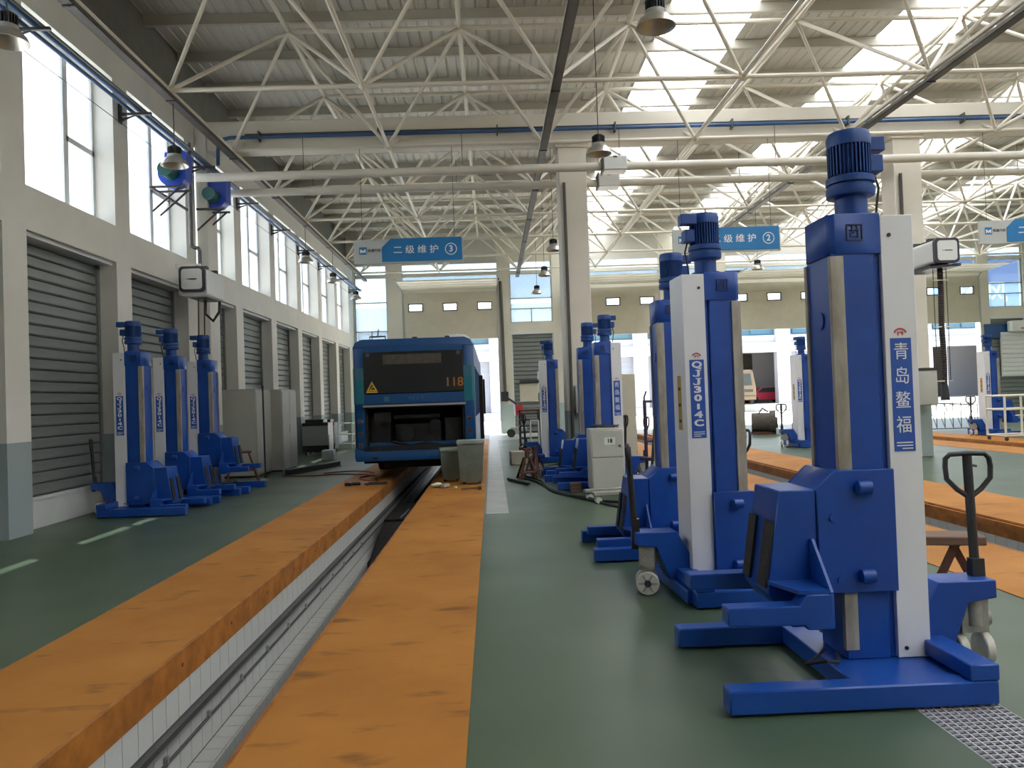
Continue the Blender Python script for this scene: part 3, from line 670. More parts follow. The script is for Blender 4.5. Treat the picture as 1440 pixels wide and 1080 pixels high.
# ------------------------------------------------------------------ mobile column lifts (local +x = fork side, -x = drawbar side)
def emblem(parent, y, sg):                                  # cast square badge near the head
    m = MB(); x0, z0, h = .09, 2.45, .042
    for a in (-1, 1): m.cbox((x0+a*h, y, z0), (.007, .008, 2*h+.007)).cbox((x0, y, z0+a*h), (2*h, .008, .007))
    for (cx, cz, w_, hh) in ((-.015, .022, .006, .03), (.012, .018, .006, .036), (0, .012, .056, .006), (-.018, -.012, .006, .034), (.0, -.022, .05, .006), (.02, -.012, .006, .026), (.012, -.002, .03, .005)):
        m.cbox((x0+cx*sg, y, z0+cz), (w_, .008, hh))
    return m.build('emblem', 'emblem_dark', parent)
def vertical_label(parent, sg, chars, pitch, size, sx, name):   # blue strip with stacked white characters on the cover side
    y = sg*.1775; xc = -.14; z1, z0 = 1.86, 1.24
    rot = (PI/2, 0, 0) if sg < 0 else (PI/2, 0, PI)
    ubox('label_strip', xc-.058, xc+.058, y-.0012, y+.0012, z0, z1, 'decal_blue', parent)
    zt = z1-pitch*.55-.005
    def glyph_j(i):
        z = zt-i*pitch; a = -1 if sg < 0 else 1
        m = MB()
        for x0, x1, q0, q1 in ((.000, .022, -.016, .026), (-.012, .034, .020, .027), (-.030, .0, -.027, -.019), (-.004, .018, -.027, -.014), (-.036, -.024, -.022, -.012)): m.box(xc-a*x0, xc-a*x1, y-.0018, y+.0018, z+q0, z+q1)
        m.build('lettering', 'decal_white', parent)
    SX = {'Q': 1.45, 'J': 2.9, '3': 1.9, '0': 1.75, '4': 1.8, 'C': 1.6}
    for i, ch in enumerate(chars):
        if ch == '-': ubox('lettering', xc-.011, xc+.011, y-.0018, y+.0018, zt-i*pitch-.022, zt-i*pitch+.022, 'decal_white', parent); continue
        if ch == 'J': glyph_j(i); continue
        o = link('lettering', text_mesh(ch, size, 'decal_white', .003 if sx > 1 else .0), parent, (xc, y+sg*.0022, zt-i*pitch), rot); o.scale = (SX.get(ch, sx), 1, 1)
    for i in range(3): ubox('fine_print', xc-.045, xc+.045-(.03 if i == 0 else 0), y-.0016, y+.0016, z0+.012+i*.016, z0+.018+i*.016, 'decal_white', parent)
    pts = [(xc+.028*math.cos(a)*1.2, y+sg*.001, z1+.022+.030*math.sin(a)) for a in [PI*.08+i*PI*.84/9 for i in range(10)]]
    MB().tube(pts, .004, 6).cbox((xc-.012, y, z1+.026), (.006, .003, .022)).cbox((xc+.004, y, z1+.03), (.022, .003, .005)).cbox((xc+.012, y, z1+.022), (.005, .003, .018)).build('maker_mark', 'decal_red', parent)
def make_lift():
    t = thing('column_lift', 'x', 'lift', group='mobile column lifts')
    for sg in (1, -1): MB().box(-.34, 1.0, sg*.475, sg*.60, .012, .13).build('leg', 'lift_blue', t, .008)
    for sg in (1, -1): MB().box(-.345, -.20, sg*.06, sg*.60, .13, .21).build('rear_block', 'lift_blue', t, .006)
    MB().box(-.34, .35, -.48, .48, .06, .115).box(.29, .35, -.48, .48, .02, .125).box(-.38, -.3, -.48, .48, .02, .12).build('base_plate', 'lift_blue', t, .006)
    c = MB().box(-.02, .222, -.168, .168, .115, 2.34).box(-.06, -.02, -.145, .145, .115, 2.5).build('column', 'lift_blue', t, .006)
    MB().prism([(-.055, -.175), (.20, -.175), (.235, -.145), (.235, .145), (.20, .175), (-.055, .175)], 'z', 2.33, 2.555).build('head', 'lift_blue', c, .004)
    for sg in (1, -1):
        MB().box(.16, .235, sg*.15, sg*.185, .17, 2.32).build('guide_rail', 'steel_bar', c, .003)
        emblem(c, sg*.178, sg)
    MB().cyl((.215, 0, 1.98), (.23, 0, 1.98), .05, n=18).build('inspection_cap', 'lift_blue', c)
    w_ = MB().box(-.235, -.055, -.176, .176, .118, 2.54).build('cover', 'cover_white', t, .003)
    for sg in (1, -1):
        for z in (.17, 2.43): MB().cyl((-.1, sg*.176, z), (-.1, sg*.182, z), .011, n=10).build('screw', 'black_paint', w_)
    vertical_label(w_, -1, 'QJJ30-4C', .066, .07, 1.75, 'model')
    vertical_label(w_, 1, '青岛鳌福', .134, .1, .88, 'maker')
    ubox('rating_strip', -.2365, -.235, -.05, .05, 1.30, 1.74, 'decal_yellow', w_)
    for i in range(3): ubox('rating_mark', -.2375, -.2362, -.03, .03, 1.36+i*.13, 1.385+i*.13, 'ink', w_)
    # gearbox and motor
    mx = .02
    MB().lathe([(.001, 2.555), (.115, 2.555), (.115, 2.575), (.088, 2.58), (.088, 2.68), (.128, 2.685), (.132, 2.70), (.132, 2.735), (.118, 2.74), (.118, 2.752), (.132, 2.757), (.132, 2.79), (.11, 2.80), (.001, 2.80)], (mx, 0, 0), 28).build('gearbox', 'motor_blue', t)
    mo = MB().lathe([(.001, 2.80), (.098, 2.80), (.098, 2.965), (.118, 2.97), (.122, 3.02), (.11, 3.05), (.001, 3.055)], (mx, 0, 0), 28).build('motor', 'motor_blue', t)
    fn = MB()
    for i in range(34):
        a = 2*PI*i/34; ca, sa = math.cos(a), math.sin(a); q = lambda r, h: (mx+ca*r-sa*h, sa*r+ca*h)
        p = [q(.095, -.003), q(.118, -.003), q(.118, .003), q(.095, .003)]; fn.prism(p, 'z', 2.806, 2.968)
    fn.build('cooling_fins', 'motor_blue', mo)
    MB().box(-.20, -.07, -.11, -.01, 2.955, 3.04).build('brake_box', 'motor_blue', mo, .006); MB().box(-.16, -.08, -.08, .04, 2.82, 2.92).build('terminal_box', 'motor_blue', mo, .006)
    MB().tube([(-.13, -.02, 2.82), (-.15, -.01, 2.74), (-.13, .0, 2.64), (-.12, .0, 2.556)], .007, 6).build('motor_cable', 'cable_black', mo)
    # carriage
    poly = [(-.055, .49), (-.055, 1.15), (.265, 1.15), (.375, 1.05), (.375, .49)]
    ca = MB().prism(poly, 'y', .186, .214).prism(poly, 'y', -.214, -.186).prism([(.225, .49), (.225, 1.15), (.265, 1.15), (.375, 1.05), (.375, .49)], 'y', -.186, .186).build('carriage', 'lift_blue', t, .004)
    for sg in (1, -1):
        for z in (1.06, .585): MB().cyl((.09, sg*.245, z), (.165, sg*.245, z), .036, n=18).box(.085, .15, sg*.213, sg*.25, z-.045, z+.03).build('roller_housing', 'lift_blue', ca, .003)
        MB().cyl((.29, sg*.213, .9), (.29, sg*.222, .9), .022, n=14).build('bolt', 'lift_blue', ca); MB().cyl((.26, sg*.213, .56), (.26, sg*.222, .56), .02, n=14).build('bolt', 'lift_blue', ca)
    fk = MB().prism([(.375, .42), (.375, 1.05), (.575, 1.05), (.66, .50), (.60, .42)], 'y', -.2, .2).box(.40, .5, -.45, .45, .37, .55).build('fork', 'lift_blue', t, .006)
    for sg in (1, -1):
        MB().prism([(.41, .37), (.41, .55), (.545, .55), (.58, .495), (.95, .495), (.95, .405), (.56, .395), (.54, .37)], 'y', sg*.335, sg*.455).build('fork_arm', 'lift_blue', fk, .006)
        MB().prism([(sg*.2, .55), (sg*.2, .79), (sg*.23, .79), (sg*.455, .56), (sg*.455, .55)], 'x', .405, .42).build('gusset', 'lift_blue', fk)
        MB().add([(.42, sg*.2, .55), (.66, sg*.2, .55), (.58, sg*.44, .55), (.42, sg*.45, .55), (.42, sg*.2, .57), (.66, sg*.2, .57), (.58, sg*.44, .57), (.42, sg*.45, .57)],
                 [(0,3,2,1),(4,5,6,7),(0,1,5,4),(1,2,6,5),(2,3,7,6),(3,0,4,7)]).build('gusset', 'lift_blue', fk)
        MB().prism([(.604, .88), (.618, .882), (.672, .53), (.658, .528)], 'y', sg*.07, sg*.19).build('rubber_pad', 'rubber', fk)
    # rear hood, pump, wheels, drawbar
    MB().prism([(-.22, .12), (-.22, .30), (-.33, .50), (-.66, .50), (-.66, .40), (-.50, .38), (-.40, .12)], 'y', -.105, .105).build('rear_hood', 'lift_blue', t, .006)
    MB().tube([(.25, .1, .14), (.33, .3, .15), (.42, .36, .18), (.5, .3, .15), (.42, .2, .14), (.3, .05, .14)], .009, 6).build('power_cable', 'cable_black', t)
    st = bpy.data.objects.new('steering_unit', None)
    hd = MB().cyl((0, 0, .30), (0, 0, .46), .05, n=14).box(-.06, .06, -.075, .075, .2, .41).cyl((.0, -.1, .27), (0, .1, .27), .05, n=14).cyl((.05, 0, .24), (.05, 0, .40), .04, n=12).build('pump', 'cast_gray', t, loc=(-.56, 0, 0))
    for sg in (1, -1):
        wh = MB().cyl((0, sg*.045, .095), (0, sg*.095, .095), .093, n=22).build('steer_wheel', 'wheel_white', t, .006, loc=(-.56, 0, 0))
        MB().cyl((0, sg*.094, .095), (0, sg*.099, .095), .028, n=14).build('hub', 'dark_steel', wh)
        m = MB()
        for i in range(6):
            a = i*PI/3; m.add([(math.cos(a)*r-math.sin(a)*h, sg*.097+dy, .095+math.sin(a)*r+math.cos(a)*h) for r, h, dy in ((.03, -.006, -.003), (.075, -.006, -.003), (.075, .006, -.003), (.03, .006, -.003), (.03, -.006, .003), (.075, -.006, .003), (.075, .006, .003), (.03, .006, .003))],
                [(0,3,2,1),(4,5,6,7),(0,1,5,4),(1,2,6,5),(2,3,7,6),(3,0,4,7)])
        m.build('spoke', 'cast_gray', wh)
    db = MB().cyl((-.02, 0, .38), (-.06, 0, 1.18), .026, n=12).prism([(-.06, .36), (.02, .36), (.01, .6), (-.045, .6)], 'y', -.035, .035).build('drawbar', 'black_paint', t, loc=(-.62, 0, 0))
    loop = [(-.048, 0, .94), (-.052, .07, .99), (-.054, .125, 1.05), (-.056, .13, 1.12), (-.06, .125, 1.165), (-.06, .10, 1.19), (-.06, 0, 1.195)]
    loop = loop+[(x, -y, z) for x, y, z in loop[-2::-1]]
    MB().tube(loop, .015, 10).build('grip_loop', 'black_paint', db); MB().cyl((-.055, .0, 1.13), (-.055, .05, 1.12), .008, n=8).build('release_lever', 'black_paint', db)
    return t
lift0 = make_lift()
def lift(x, y, facing, label, steer=0., drop=0.):
    t = lift0 if not lift0.get('used') else copy_tree(lift0)
    lift0['used'] = 1
    t.location = (x, y, 0); t.rotation_euler = (0, 0, math.radians(facing)); t['label'] = label
    for ch in t.children:
        b = ch.name.split('.')[0]
        if b in ('carriage', 'fork'): ch.location.z = -drop
        if b in ('pump', 'steer_wheel', 'drawbar'): ch.rotation_euler = (0, 0, math.radians(steer))
    return t
lift(2.11, 4.50, 180, 'blue column lift nearest the camera, Chinese characters on its white cover', 88)
lift(1.76, 6.47, 3, 'blue column lift lettered QJJ30-4C with white cover to the left, behind the nearest lift', -12, .34)
lift(1.93, 8.25, 180, 'blue column lift half hidden behind the QJJ30-4C lift, forks pointing left', 10, .3)
lift(2.08, 14.30, 180, 'blue column lift directly behind the grey control cabinet', 10, .2)
lift(1.94, 15.70, 180, 'blue column lift at the foot of the white pillar, left of the control cabinet', 10, .29)
lift(1.45, 20.2, 0, 'furthest blue column lift on the aisle, standing before the far roller shutter', 20, .34)
lift(-5.72, 12.9, 0, 'nearest of the three blue column lifts along the left wall', 20, .34)
lift(-5.68, 14.3, 0, 'middle one of the three blue column lifts along the left wall', 5, .27)
lift(-5.61, 15.7, 0, 'furthest of the three blue column lifts along the left wall, by the iron trestle', 10)
lift(8.62, 22.0, 3, 'blue column lift with raised black drawbar near the engine on the right bay floor', 70)
lift(15.1, 23.9, 3, 'blue column lift at the right picture edge behind the white cage trolley', 70)
del lift0['used']
for o in bpy.data.objects:
    if 'used' in o: del o['used']
# ------------------------------------------------------------------ bus over the left pit, seen from behind
bs = thing('bus', 'dark blue city bus parked over the left pit with its engine flap open', 'bus', (-1.60, 16.5, 0))
W2 = 1.245; L = 10.6
def sect(h, zt, zb, c=.18): # rear outline
    return [(-h, zb), (-h, zt-c), (-h+.05, zt-.06), (-h+c, zt), (h-c, zt), (h-.05, zt-.06), (h, zt-c), (h, zb)]
# body shell as ring of boxes leaving the engine bay open
MB().prism(sect(W2, 2.93, 2.72), 'y', .02, L).build('roof', 'bus_blue', bs, .03, 2)
sd = MB()
for sg in (-1, 1):
    sd.box(sg*(W2-.06), sg*W2, .10, L, .42, 1.25); sd.box(sg*(W2-.06), sg*W2, .10, L, 2.35, 2.80)
    for y in [.1+i*1.32 for i in range(9)]: sd.box(sg*(W2-.06), sg*W2, y, min(y+.12, L), 1.25, 2.35)
sd.box(-W2, W2, L-.06, L, .42, 1.2).box(-W2, W2, L-.06, L, 2.5, 2.8).box(-W2, W2, 1.2, 1.26, .42, 2.8).box(-W2+.06, W2-.06, .2, L-.1, .7, .78)
sd.build('body', 'bus_blue', bs)
g = MB()
for sg in (-1, 1): g.box(sg*(W2-.035), sg*(W2-.02), .15, L-.1, 1.25, 2.35)
g.box(-W2+.06, W2-.06, L-.04, L-.02, 1.2, 2.5).build('side_glass', 'bus_glass', bs)
co = MB()
for sg in (-1, 1): co.prism([(sg*(W2-.22), .0), (sg*W2-.05*sg, .0), (sg*W2, .06), (sg*W2, .3), (sg*(W2-.22), .3)], 'z', .45, 2.76)
corner = co.build('rear_corner', 'bus_blue', bs, .015)
for sg in (-1, 1):
    x0, x1 = sorted((sg*(W2-.225), sg*(W2+.003)))
    MB().prism([(sg*(W2-.222), -.004), (sg*(W2-.05), -.004), (sg*(W2+.004), .058), (sg*(W2+.004), .28), (sg*(W2-.222), .28)], 'z', 1.60, 2.18).build('teal_stripe', 'bus_teal', corner)
    MB().prism([(sg*(W2-.223), -.006), (sg*(W2-.05), -.006), (sg*(W2+.006), .058), (sg*(W2+.006), .28), (sg*(W2-.223), .28)], 'z', 2.10, 2.34).build('light_stripe', 'bus_light', corner)
    for z in (1.24, .98, .74):
        tl = MB().cyl((sg*(W2-.12), .02, z), (sg*(W2-.12), -.025, z), .055, n=20).build('tail_lamp', 'lens_ring', bs)
        MB().cyl((sg*(W2-.12), -.024, z), (sg*(W2-.12), -.03, z), .036, n=16).build('lens', 'lens_red', tl)
MB().box(-W2+.22, W2-.22, .0, .06, 2.60, 2.78).build('rear_top_panel', 'bus_blue', bs, .01)
rw = MB().prism([(-1.03, 1.80), (-1.03, 2.66), (1.03, 2.66), (1.03, 1.80)], 'y', -.012, .02).build('rear_window', 'bus_glass', bs, .01)
MB().prism([(-.97, 1.86), (-.75, 1.86), (-.86, 2.06)], 'y', -.018, -.012).build('warning_triangle', 'warn_yellow', rw)
MB().prism([(-.925, 1.885), (-.795, 1.885), (-.86, 2.005)], 'y', -.021, -.018).build('triangle_inner', 'engine_black', rw)
MB().prism([(-.90, 1.90), (-.89, 1.89), (-.82, 1.95), (-.83, 1.965)], 'y', -.024, -.021).build('triangle_symbol', 'warn_yellow', rw)
MB().box(-.975, -.745, -.018, -.012, 1.825, 1.85).build('warning_text_strip', 'warn_yellow', rw)
link('route_number', text_mesh('118', .26, 'led_orange', .004), rw, (.83, -.016, 1.99), (PI/2, 0, 0))
MB().box(-.62, .58, -.016, -.012, 2.40, 2.60).build('destination_box', 'engine_part', rw)
for x in (-.93, .93): MB().cyl((x, -.012, 2.6), (x, -.03, 2.6), .04, n=14).build('marker_lamp', 'lens_ring', rw)
pn = MB().box(-1.03, 1.03, -.015, .04, 1.58, 1.79).build('rear_panel', 'bus_blue', bs, .008)
link('lettering', text_mesh('N I T', .10, 'bus_light', .001), pn, (.05, -.017, 1.69), (PI/2, 0, 0)).scale = (1.5, 1, 1)
MB().box(-.62, -.52, -.019, -.015, 1.64, 1.74).build('badge', 'bus_light', pn)
MB().box(-1.05, 1.05, -.07, .0, 1.53, 1.57).build('flap_edge', 'alu', bs)
MB().box(-1.03, 1.03, -.03, .9, 1.50, 1.53).box(-1.03, 1.03, 1.1, 1.16, .6, 1.5).box(-1.03, -.98, .05, 1.1, .6, 1.5).box(.98, 1.03, .05, 1.1, .6, 1.5).box(-1.03, 1.03, .05, 1.1, .56, .6).build('engine_bay', 'engine_black', bs)
en = MB().box(-.45, .5, .35, 1.0, .62, 1.15).cyl((-.2, .2, .95), (-.2, .36, .95), .16, n=18).cyl((.25, .22, .8), (.25, .36, .8), .11, n=18).cyl((.4, .2, 1.12), (.4, .36, 1.12), .12, n=18)\
    .box(-.95, -.55, .3, .9, .62, 1.3).box(.6, .95, .3, .9, .62, 1.25).cyl((-.45, .25, 1.3), (.5, .25, 1.3), .05, n=10).tube([(.5, .2, .7), (.2, .14, .75), (-.1, .15, .7), (-.5, .2, .8)], .03).build('engine', 'bay_part', bs)
MB().box(-.85, -.5, .1, .12, 1.2, 1.42).build('radiator_label', 'bay_part', en)
MB().box(-1.05, 1.05, -.02, .2, .56, .72).build('bay_sill', 'engine_black', bs); MB().prism([(-W2+.02, .42), (-W2, .50), (-W2, .70), (-1.05, .62), (1.05, .62), (W2, .70), (W2, .50), (W2-.02, .42)], 'y', -.06, .18).build('bumper', 'bus_blue', bs, .02, 2)
for x in (-.83, .83): MB().box(x-.05, x+.05, -.068, -.06, .47, .50).build('reflector', 'lens_red', bs)
for sg in (-1, 1):
    MB().box(sg*.72, sg*1.1, .2, L-.4, .36, .46).build('underframe', 'engine_black', bs)
    for y in (3.1, 8.4):
        wh = MB().cyl((sg*.86, y, .5), (sg*1.18, y, .5), .5, n=30).build('wheel', 'tyre', bs)
        MB().cyl((sg*1.17, y, .5), (sg*1.2, y, .5), .28, n=20).build('rim', 'cast_gray', wh)
MB().box(-.7, .7, .3, 9.8, .25, .5).build('chassis', 'engine_black', bs)
MB().lathe([(.30, 0), (.29, .1), (.2, .16), (.001, .19)], (.85, 1.6, 2.93), 24).build('roof_vent', 'frame_white', bs)
MB().tube([(-.95, .5, 2.92), (-.95, .5, 3.02), (-.62, .5, 3.02), (-.62, .5, 2.92)], .018, 8).cyl((-.78, .5, 3.0), (-.76, .5, 3.18), .012, n=6).build('roof_hook', 'dark_steel', bs)
for x in (.02, .7): MB().cbox((x, .3, 2.95), (.1, .08, .05)).build('marker_light', 'black_paint', bs)
MB().box(W2, W2+.16, 6.6, 6.7, 1.2, 2.2).box(W2, W2+.1, 6.0, 7.2, .5, 2.3).build('open_door', 'engine_black', bs)
# ------------------------------------------------------------------ things around the bus
def bin_(x, y, rz, label, h, w_):
    b = thing('bin', label, 'bin', (x, y, .006), rz)
    q = w_/2
    MB().add([(-q*.82, -q*.7, .05), (q*.82, -q*.7, .05), (q*.82, q*.7, .05), (-q*.82, q*.7, .05), (-q, -q*.9, h), (q, -q*.9, h), (q, q*.9, h), (-q, q*.9, h)],
        [(0,3,2,1),(4,5,6,7),(0,1,5,4),(1,2,6,5),(2,3,7,6),(3,0,4,7)]).build('body', 'bin_green', b, .012, 2)
    MB().box(-q*1.06, q*1.06, -q*.98, q*.98, h, h+.07).build('lid', 'bin_lid', b, .015, 2); MB().box(-q*.4, q*.4, -q*.98-.03, -q*.98, h+.01, h+.04).build('handle', 'bin_lid', b)
    for x_ in (-q*.6, q*.6): MB().cyl((x_-.03, q*.5, .045), (x_+.03, q*.5, .045), .045, n=12).build('wheel', 'tyre', b)
bin_(-.44, 15.35, 0, 'grey-green lidded bin standing at the rear corner of the bus', .77, .5)
bin_(-.86, 15.95, .1, 'lower grey-green bin behind the lidded bin at the bus corner', .60, .42)
hm = thing('hammer', 'long-handled hammer lying on the orange border near the bus', 'hammer', (-.6, 14.27, .03))
MB().cyl((0, 0, 0), (.32, .03, .01), .018, n=8).build('handle', 'plank', hm); MB().box(.30, .36, -.05, .12, -.024, .036).build('head', 'dark_steel', hm, .008)
for i, (x, y, a, l) in enumerate(((-1.08, 14.9, .3, 'crumpled white rag lying beside the bin at the pit edge'), (-.92, 14.75, 1., 'grey metal part lying beside the white rag at the pit edge'), (-.72, 14.6, 2., 'small white scrap on the orange border beside the bin'))):
    o = MB().sphere((0, 0, 0), .075 if i < 2 else .035, 8, 5, .6); random.seed(i); o.v = [(vx*random.uniform(.7, 1.25)*1.5, vy*random.uniform(.7, 1.25), vz*random.uniform(.8, 1.2)) for vx, vy, vz in o.v]
    tag(o.build(('rag', 'metal_part', 'paper_scrap')[i], ('paper', 'cast_gray', 'paper')[i], loc=(x, y, .05 if i < 2 else .027), rot=(0, 0, a)), l, ('rag', 'part', 'scrap')[i])
def cable(name, pts, r, m, label, cat='cable', sub=6):
    P_ = [Vector((x, y, r+z)) for x, y, z in pts]; out = []
    for i in range(len(P_)-1):
        p0, p1, p2, p3 = P_[max(i-1, 0)], P_[i], P_[i+1], P_[min(i+2, len(P_)-1)]
        for k in range(sub):
            t = k/sub; out.append(.5*((2*p1)+(p2-p0)*t+(2*p0-5*p1+4*p2-p3)*t*t+(3*p1-p0-3*p2+p3)*t*t*t))
    out.append(P_[-1]); return tag(MB().tube(out, r, 7).build(name, m), label, cat)
cable('air_hose', [(-4.9, 18.6, 0), (-4.2, 18.3, 0), (-3.6, 18.5, 0), (-3.0, 18.1, .006), (-2.6, 17.6, .006), (-2.5, 16.9, .006), (-2.35, 16.2, .006), (-2.5, 15.7, .006)], .014, 'red_cable', 'red air hose snaking over the floor left of the bus', 'hose')
cable('air_hose', [(-4.0, 18.9, 0), (-3.4, 19.2, 0), (-2.9, 18.7, .006), (-2.7, 18.0, .006), (-2.9, 17.2, .006), (-2.6, 16.6, .006)], .014, 'red_cable', 'second red hose curling beneath the rear left corner of the bus', 'hose')
gp = thing('grease_gun', 'black air tool lying on the orange border behind the bus', 'tool', (-2.8, 15.8, .02))
MB().cyl((-.15, 0, .02), (.15, .05, .02), .03, n=10).box(-.05, .0, -.12, 0, 0, .05).build('body', 'black_paint', gp); MB().cyl((.15, .05, .02), (.3, .07, .03), .012, n=8).build('nozzle', 'cast_gray', gp)
fr = thing('pit_frame', 'low metal frame lying on the border beside the bus wheel', 'frame', (-2.5, 15.5, .02))
for (a, b_) in (((0, 0, .03), (.4, .02, .03)), ((0, 0, .03), (.02, .3, .03)), ((.4, .02, .03), (.4, .3, .03)), ((.02, .3, .03), (.4, .3, .03))): bar('bar', a, b_, .015, 'dark_steel', fr)
bm_ = tag(MB().box(-.06, .06, -1.25, 1.25, 0, .12).box(-.1, .1, -1.25, 1.25, .0, .015).build('steel_beam', 'black_paint', None, .006, loc=(-4.48, 20.05, 0), rot=(0, 0, -.30)), 'black steel beam lying on the floor in front of the grey cabinets', 'beam')
# ------------------------------------------------------------------ left wall furniture
def cabinet(x0, x1, y0, y1, h, label, m='cabinet_gray'):
    c = thing('cabinet', label, 'cabinet', ((x0+x1)/2, (y0+y1)/2, 0)); w_, d = (x1-x0)/2, (y1-y0)/2
    MB().box(-w_, w_, -d, d, .04, h).build('body', m, c, .01); MB().box(-w_+.03, w_-.03, -d+.03, d-.03, 0, .04).build('plinth', 'dark_steel', c)
    for sg in (-1, 1): MB().box(w_, w_+.018, min(0, sg*d)+.012, max(0, sg*d)-.012, .1, h-.04).build('door', m, c, .004)
    MB().box(w_+.018, w_+.035, -.04, -.025, h*.48, h*.58).build('handle', 'alu', c)
    MB().box(-w_-.01, w_+.01, -d-.01, d+.01, h, h+.02).build('top', m, c)
    return c
cabinet(-6.25, -5.45, 18.55, 19.75, 2.02, 'grey metal cabinet nearest along the left wall', 'cabinet_gray')
cabinet(-6.25, -5.22, 19.95, 21.35, 2.02, 'grey metal cabinet further along the left wall with a dark post before it', 'cabinet_gray')
tag(MB().cyl((-5.2, 18.3, .0), (-5.22, 18.35, 2.1), .02, n=8).build('measuring_rod', 'black_paint'), 'black rod leaning upright before the grey cabinets', 'rod')
tl = thing('iron_trestle', 'brown iron trestle standing beside the furthest left-wall lift', 'trestle', (-5.3, 16.95, 0), .3)
MB().box(-.2, .2, -.16, .16, .66, .70).build('top_plate', 'rust', tl, .005)
for sx in (-1, 1):
    for sy in (-1, 1): bar('leg', (sx*.14, sy*.1, .67), (sx*.34, sy*.24, 0.01), .022, 'rust', tl)
for sy in (-1, 1): bar('brace', (-.24, sy*.17, .3), (.24, sy*.17, .3), .014, 'rust', tl)
tag(MB().cbox((-5.3, 16.95, .73), (.1, .1, .06)).build('steel_block', 'cast_gray', None, .008), 'small pale block lying on the brown iron trestle', 'block')
def cart(x, y, label, m, w_, d, h):
    c = thing('tool_cart', label, 'cart', (x, y, 0))
    MB().box(-w_, w_, -d, d, .1, h).build('body', m, c, .015); MB().box(w_, w_+.012, -d*.9, d*.9, .2, h*.6).build('door', m, c, .004)
    MB().box(-w_, w_, -d-.02, -d, h*.3, h*.9).build('side_panel', 'alu', c)
    MB().box(-w_*.8, w_*.6, -d*.8, d*.8, h, h+.1).build('tray', 'black_paint', c, .01)
    for sx in (-1, 1):
        for sy in (-1, 1): MB().cyl((sx*w_*.8-.02, sy*d*.8, .05), (sx*w_*.8+.02, sy*d*.8, .05), .05, n=12).build('castor', 'tyre', c)
cart(-5.75, 26.4, 'black wheeled tool cart by the left wall shutters', 'black_paint', .42, .4, 1.05); cart(-5.75, 27.7, 'second dark tool cart just behind the first by the left wall', 'dark_steel', .35, .35, 1.02)
rk = thing('shelf_rack', 'small pale open rack behind the tool carts near the far left corner', 'rack', (-5.5, 29.6, 0))
for sx in (-1, 1):
    for sy in (-1, 1): bar('post', (sx*.35, sy*.3, 0), (sx*.35, sy*.3, .95), .02, 'cage_white', rk)
for z in (.15, .5, .9): MB().box(-.37, .37, -.32, .32, z, z+.03).build('shelf', 'cage_white', rk)
rc = thing('red_chest', 'dark red tool chest in the far left corner', 'chest', (-4.95, 31.6, 0))
MB().box(-.42, .42, -.3, .3, .1, .92).build('body', 'red_paint', rc, .012)
for z in (.2, .4, .6): MB().box(-.38, .38, -.315, -.3, z, z+.17).build('drawer', 'red_paint', rc, .004)
for sx in (-1, 1): MB().cyl((sx*.32, -.2, .05), (sx*.32, .2, .05), .05, n=12).build('castor', 'tyre', rc)
bk = tag(MB().box(-.17, .17, -.17, .17, 0, .3).build('white_bucket', 'frame_white', None, .03, 2, loc=(-4.85, 23.6, 0)), 'square white container on the sunlit floor near the left carts', 'container')
# ------------------------------------------------------------------ aisle between the pillars and the bus
cb = thing('control_cabinet', 'grey control cabinet on castors with a cable coil on top', 'cabinet', (1.90, 13.27, 0))
MB().box(-.32, .22, -.28, .28, .06, 1.06).build('body', 'cabinet_gray', cb, .012); MB().box(-.30, .20, -.295, -.28, .60, 1.03).build('upper_door', 'cabinet_gray', cb, .004); MB().box(-.30, .20, -.295, -.28, .1, .585).build('lower_door', 'cabinet_gray', cb, .004)
ubox('number_plate', -.1, .08, -.298, -.2945, .8, .92, 'paper', cb); link('number', text_mesh('18', .09, 'ink', .003), cb, (-.01, -.2995, .86), (PI/2, 0, 0))
MB().cyl((.15, -.295, .78), (.15, -.31, .78), .018, n=12).build('lock', 'dark_steel', cb)
for sx in (-1, 1):
    for sy in (-1, 1): MB().cyl((sx*.22-.065, sy*.22, .03), (sx*.22-.035, sy*.22, .03), .03, n=10).build('castor', 'tyre', cb)
m = []
for i in range(60): a = i*2*PI/13; m.append((1.85+(.21+.04*math.sin(i*.9))*math.cos(a), 13.2+(.17+.05*math.cos(i*.7))*math.sin(a), 1.075+.02*abs(math.sin(i*.53))+.0003*i))
tag(MB().tube(m, .010, 6).build('cable_coil', 'cable_black'), 'black cable coiled on top of the grey control cabinet', 'cable')
lk = thing('locker', 'tall cream locker behind the lift at the control cabinet', 'locker', (2.66, 16.2, 0))
MB().box(-.24, .22, -.25, .25, .05, 2.02).build('body', 'cabinet_cream', lk, .01); MB().box(-.22, .2, -.265, -.25, .1, 1.98).build('door', 'cabinet_cream', lk, .004); MB().box(-.2, .2, -.2, .2, 0, .05).build('plinth', 'dark_steel', lk)
js = thing('axle_stand', 'rusty red axle stand beside the black cables in the aisle', 'axle stand', (.66, 16.05, 0), .2)
for sx in (-1, 1):
    for sy in (-1, 1): MB().add([(sx*.04, sy*.04, .42), (sx*.075, sy*.04, .42), (sx*.04, sy*.075, .42), (sx*.15, sy*.15, 0), (sx*.21, sy*.15, 0), (sx*.15, sy*.21, 0)], [(0, 1, 2), (3, 5, 4), (0, 3, 4, 1), (1, 4, 5, 2), (2, 5, 3, 0)]).build('leg', 'rust', js)
MB().box(-.16, .16, -.16, .16, .1, .13).cyl((0, 0, .4), (0, 0, .56), .045, n=12).build('post', 'rust', js); MB().box(-.07, .07, -.04, .04, .55, .6).build('saddle', 'rust', js)
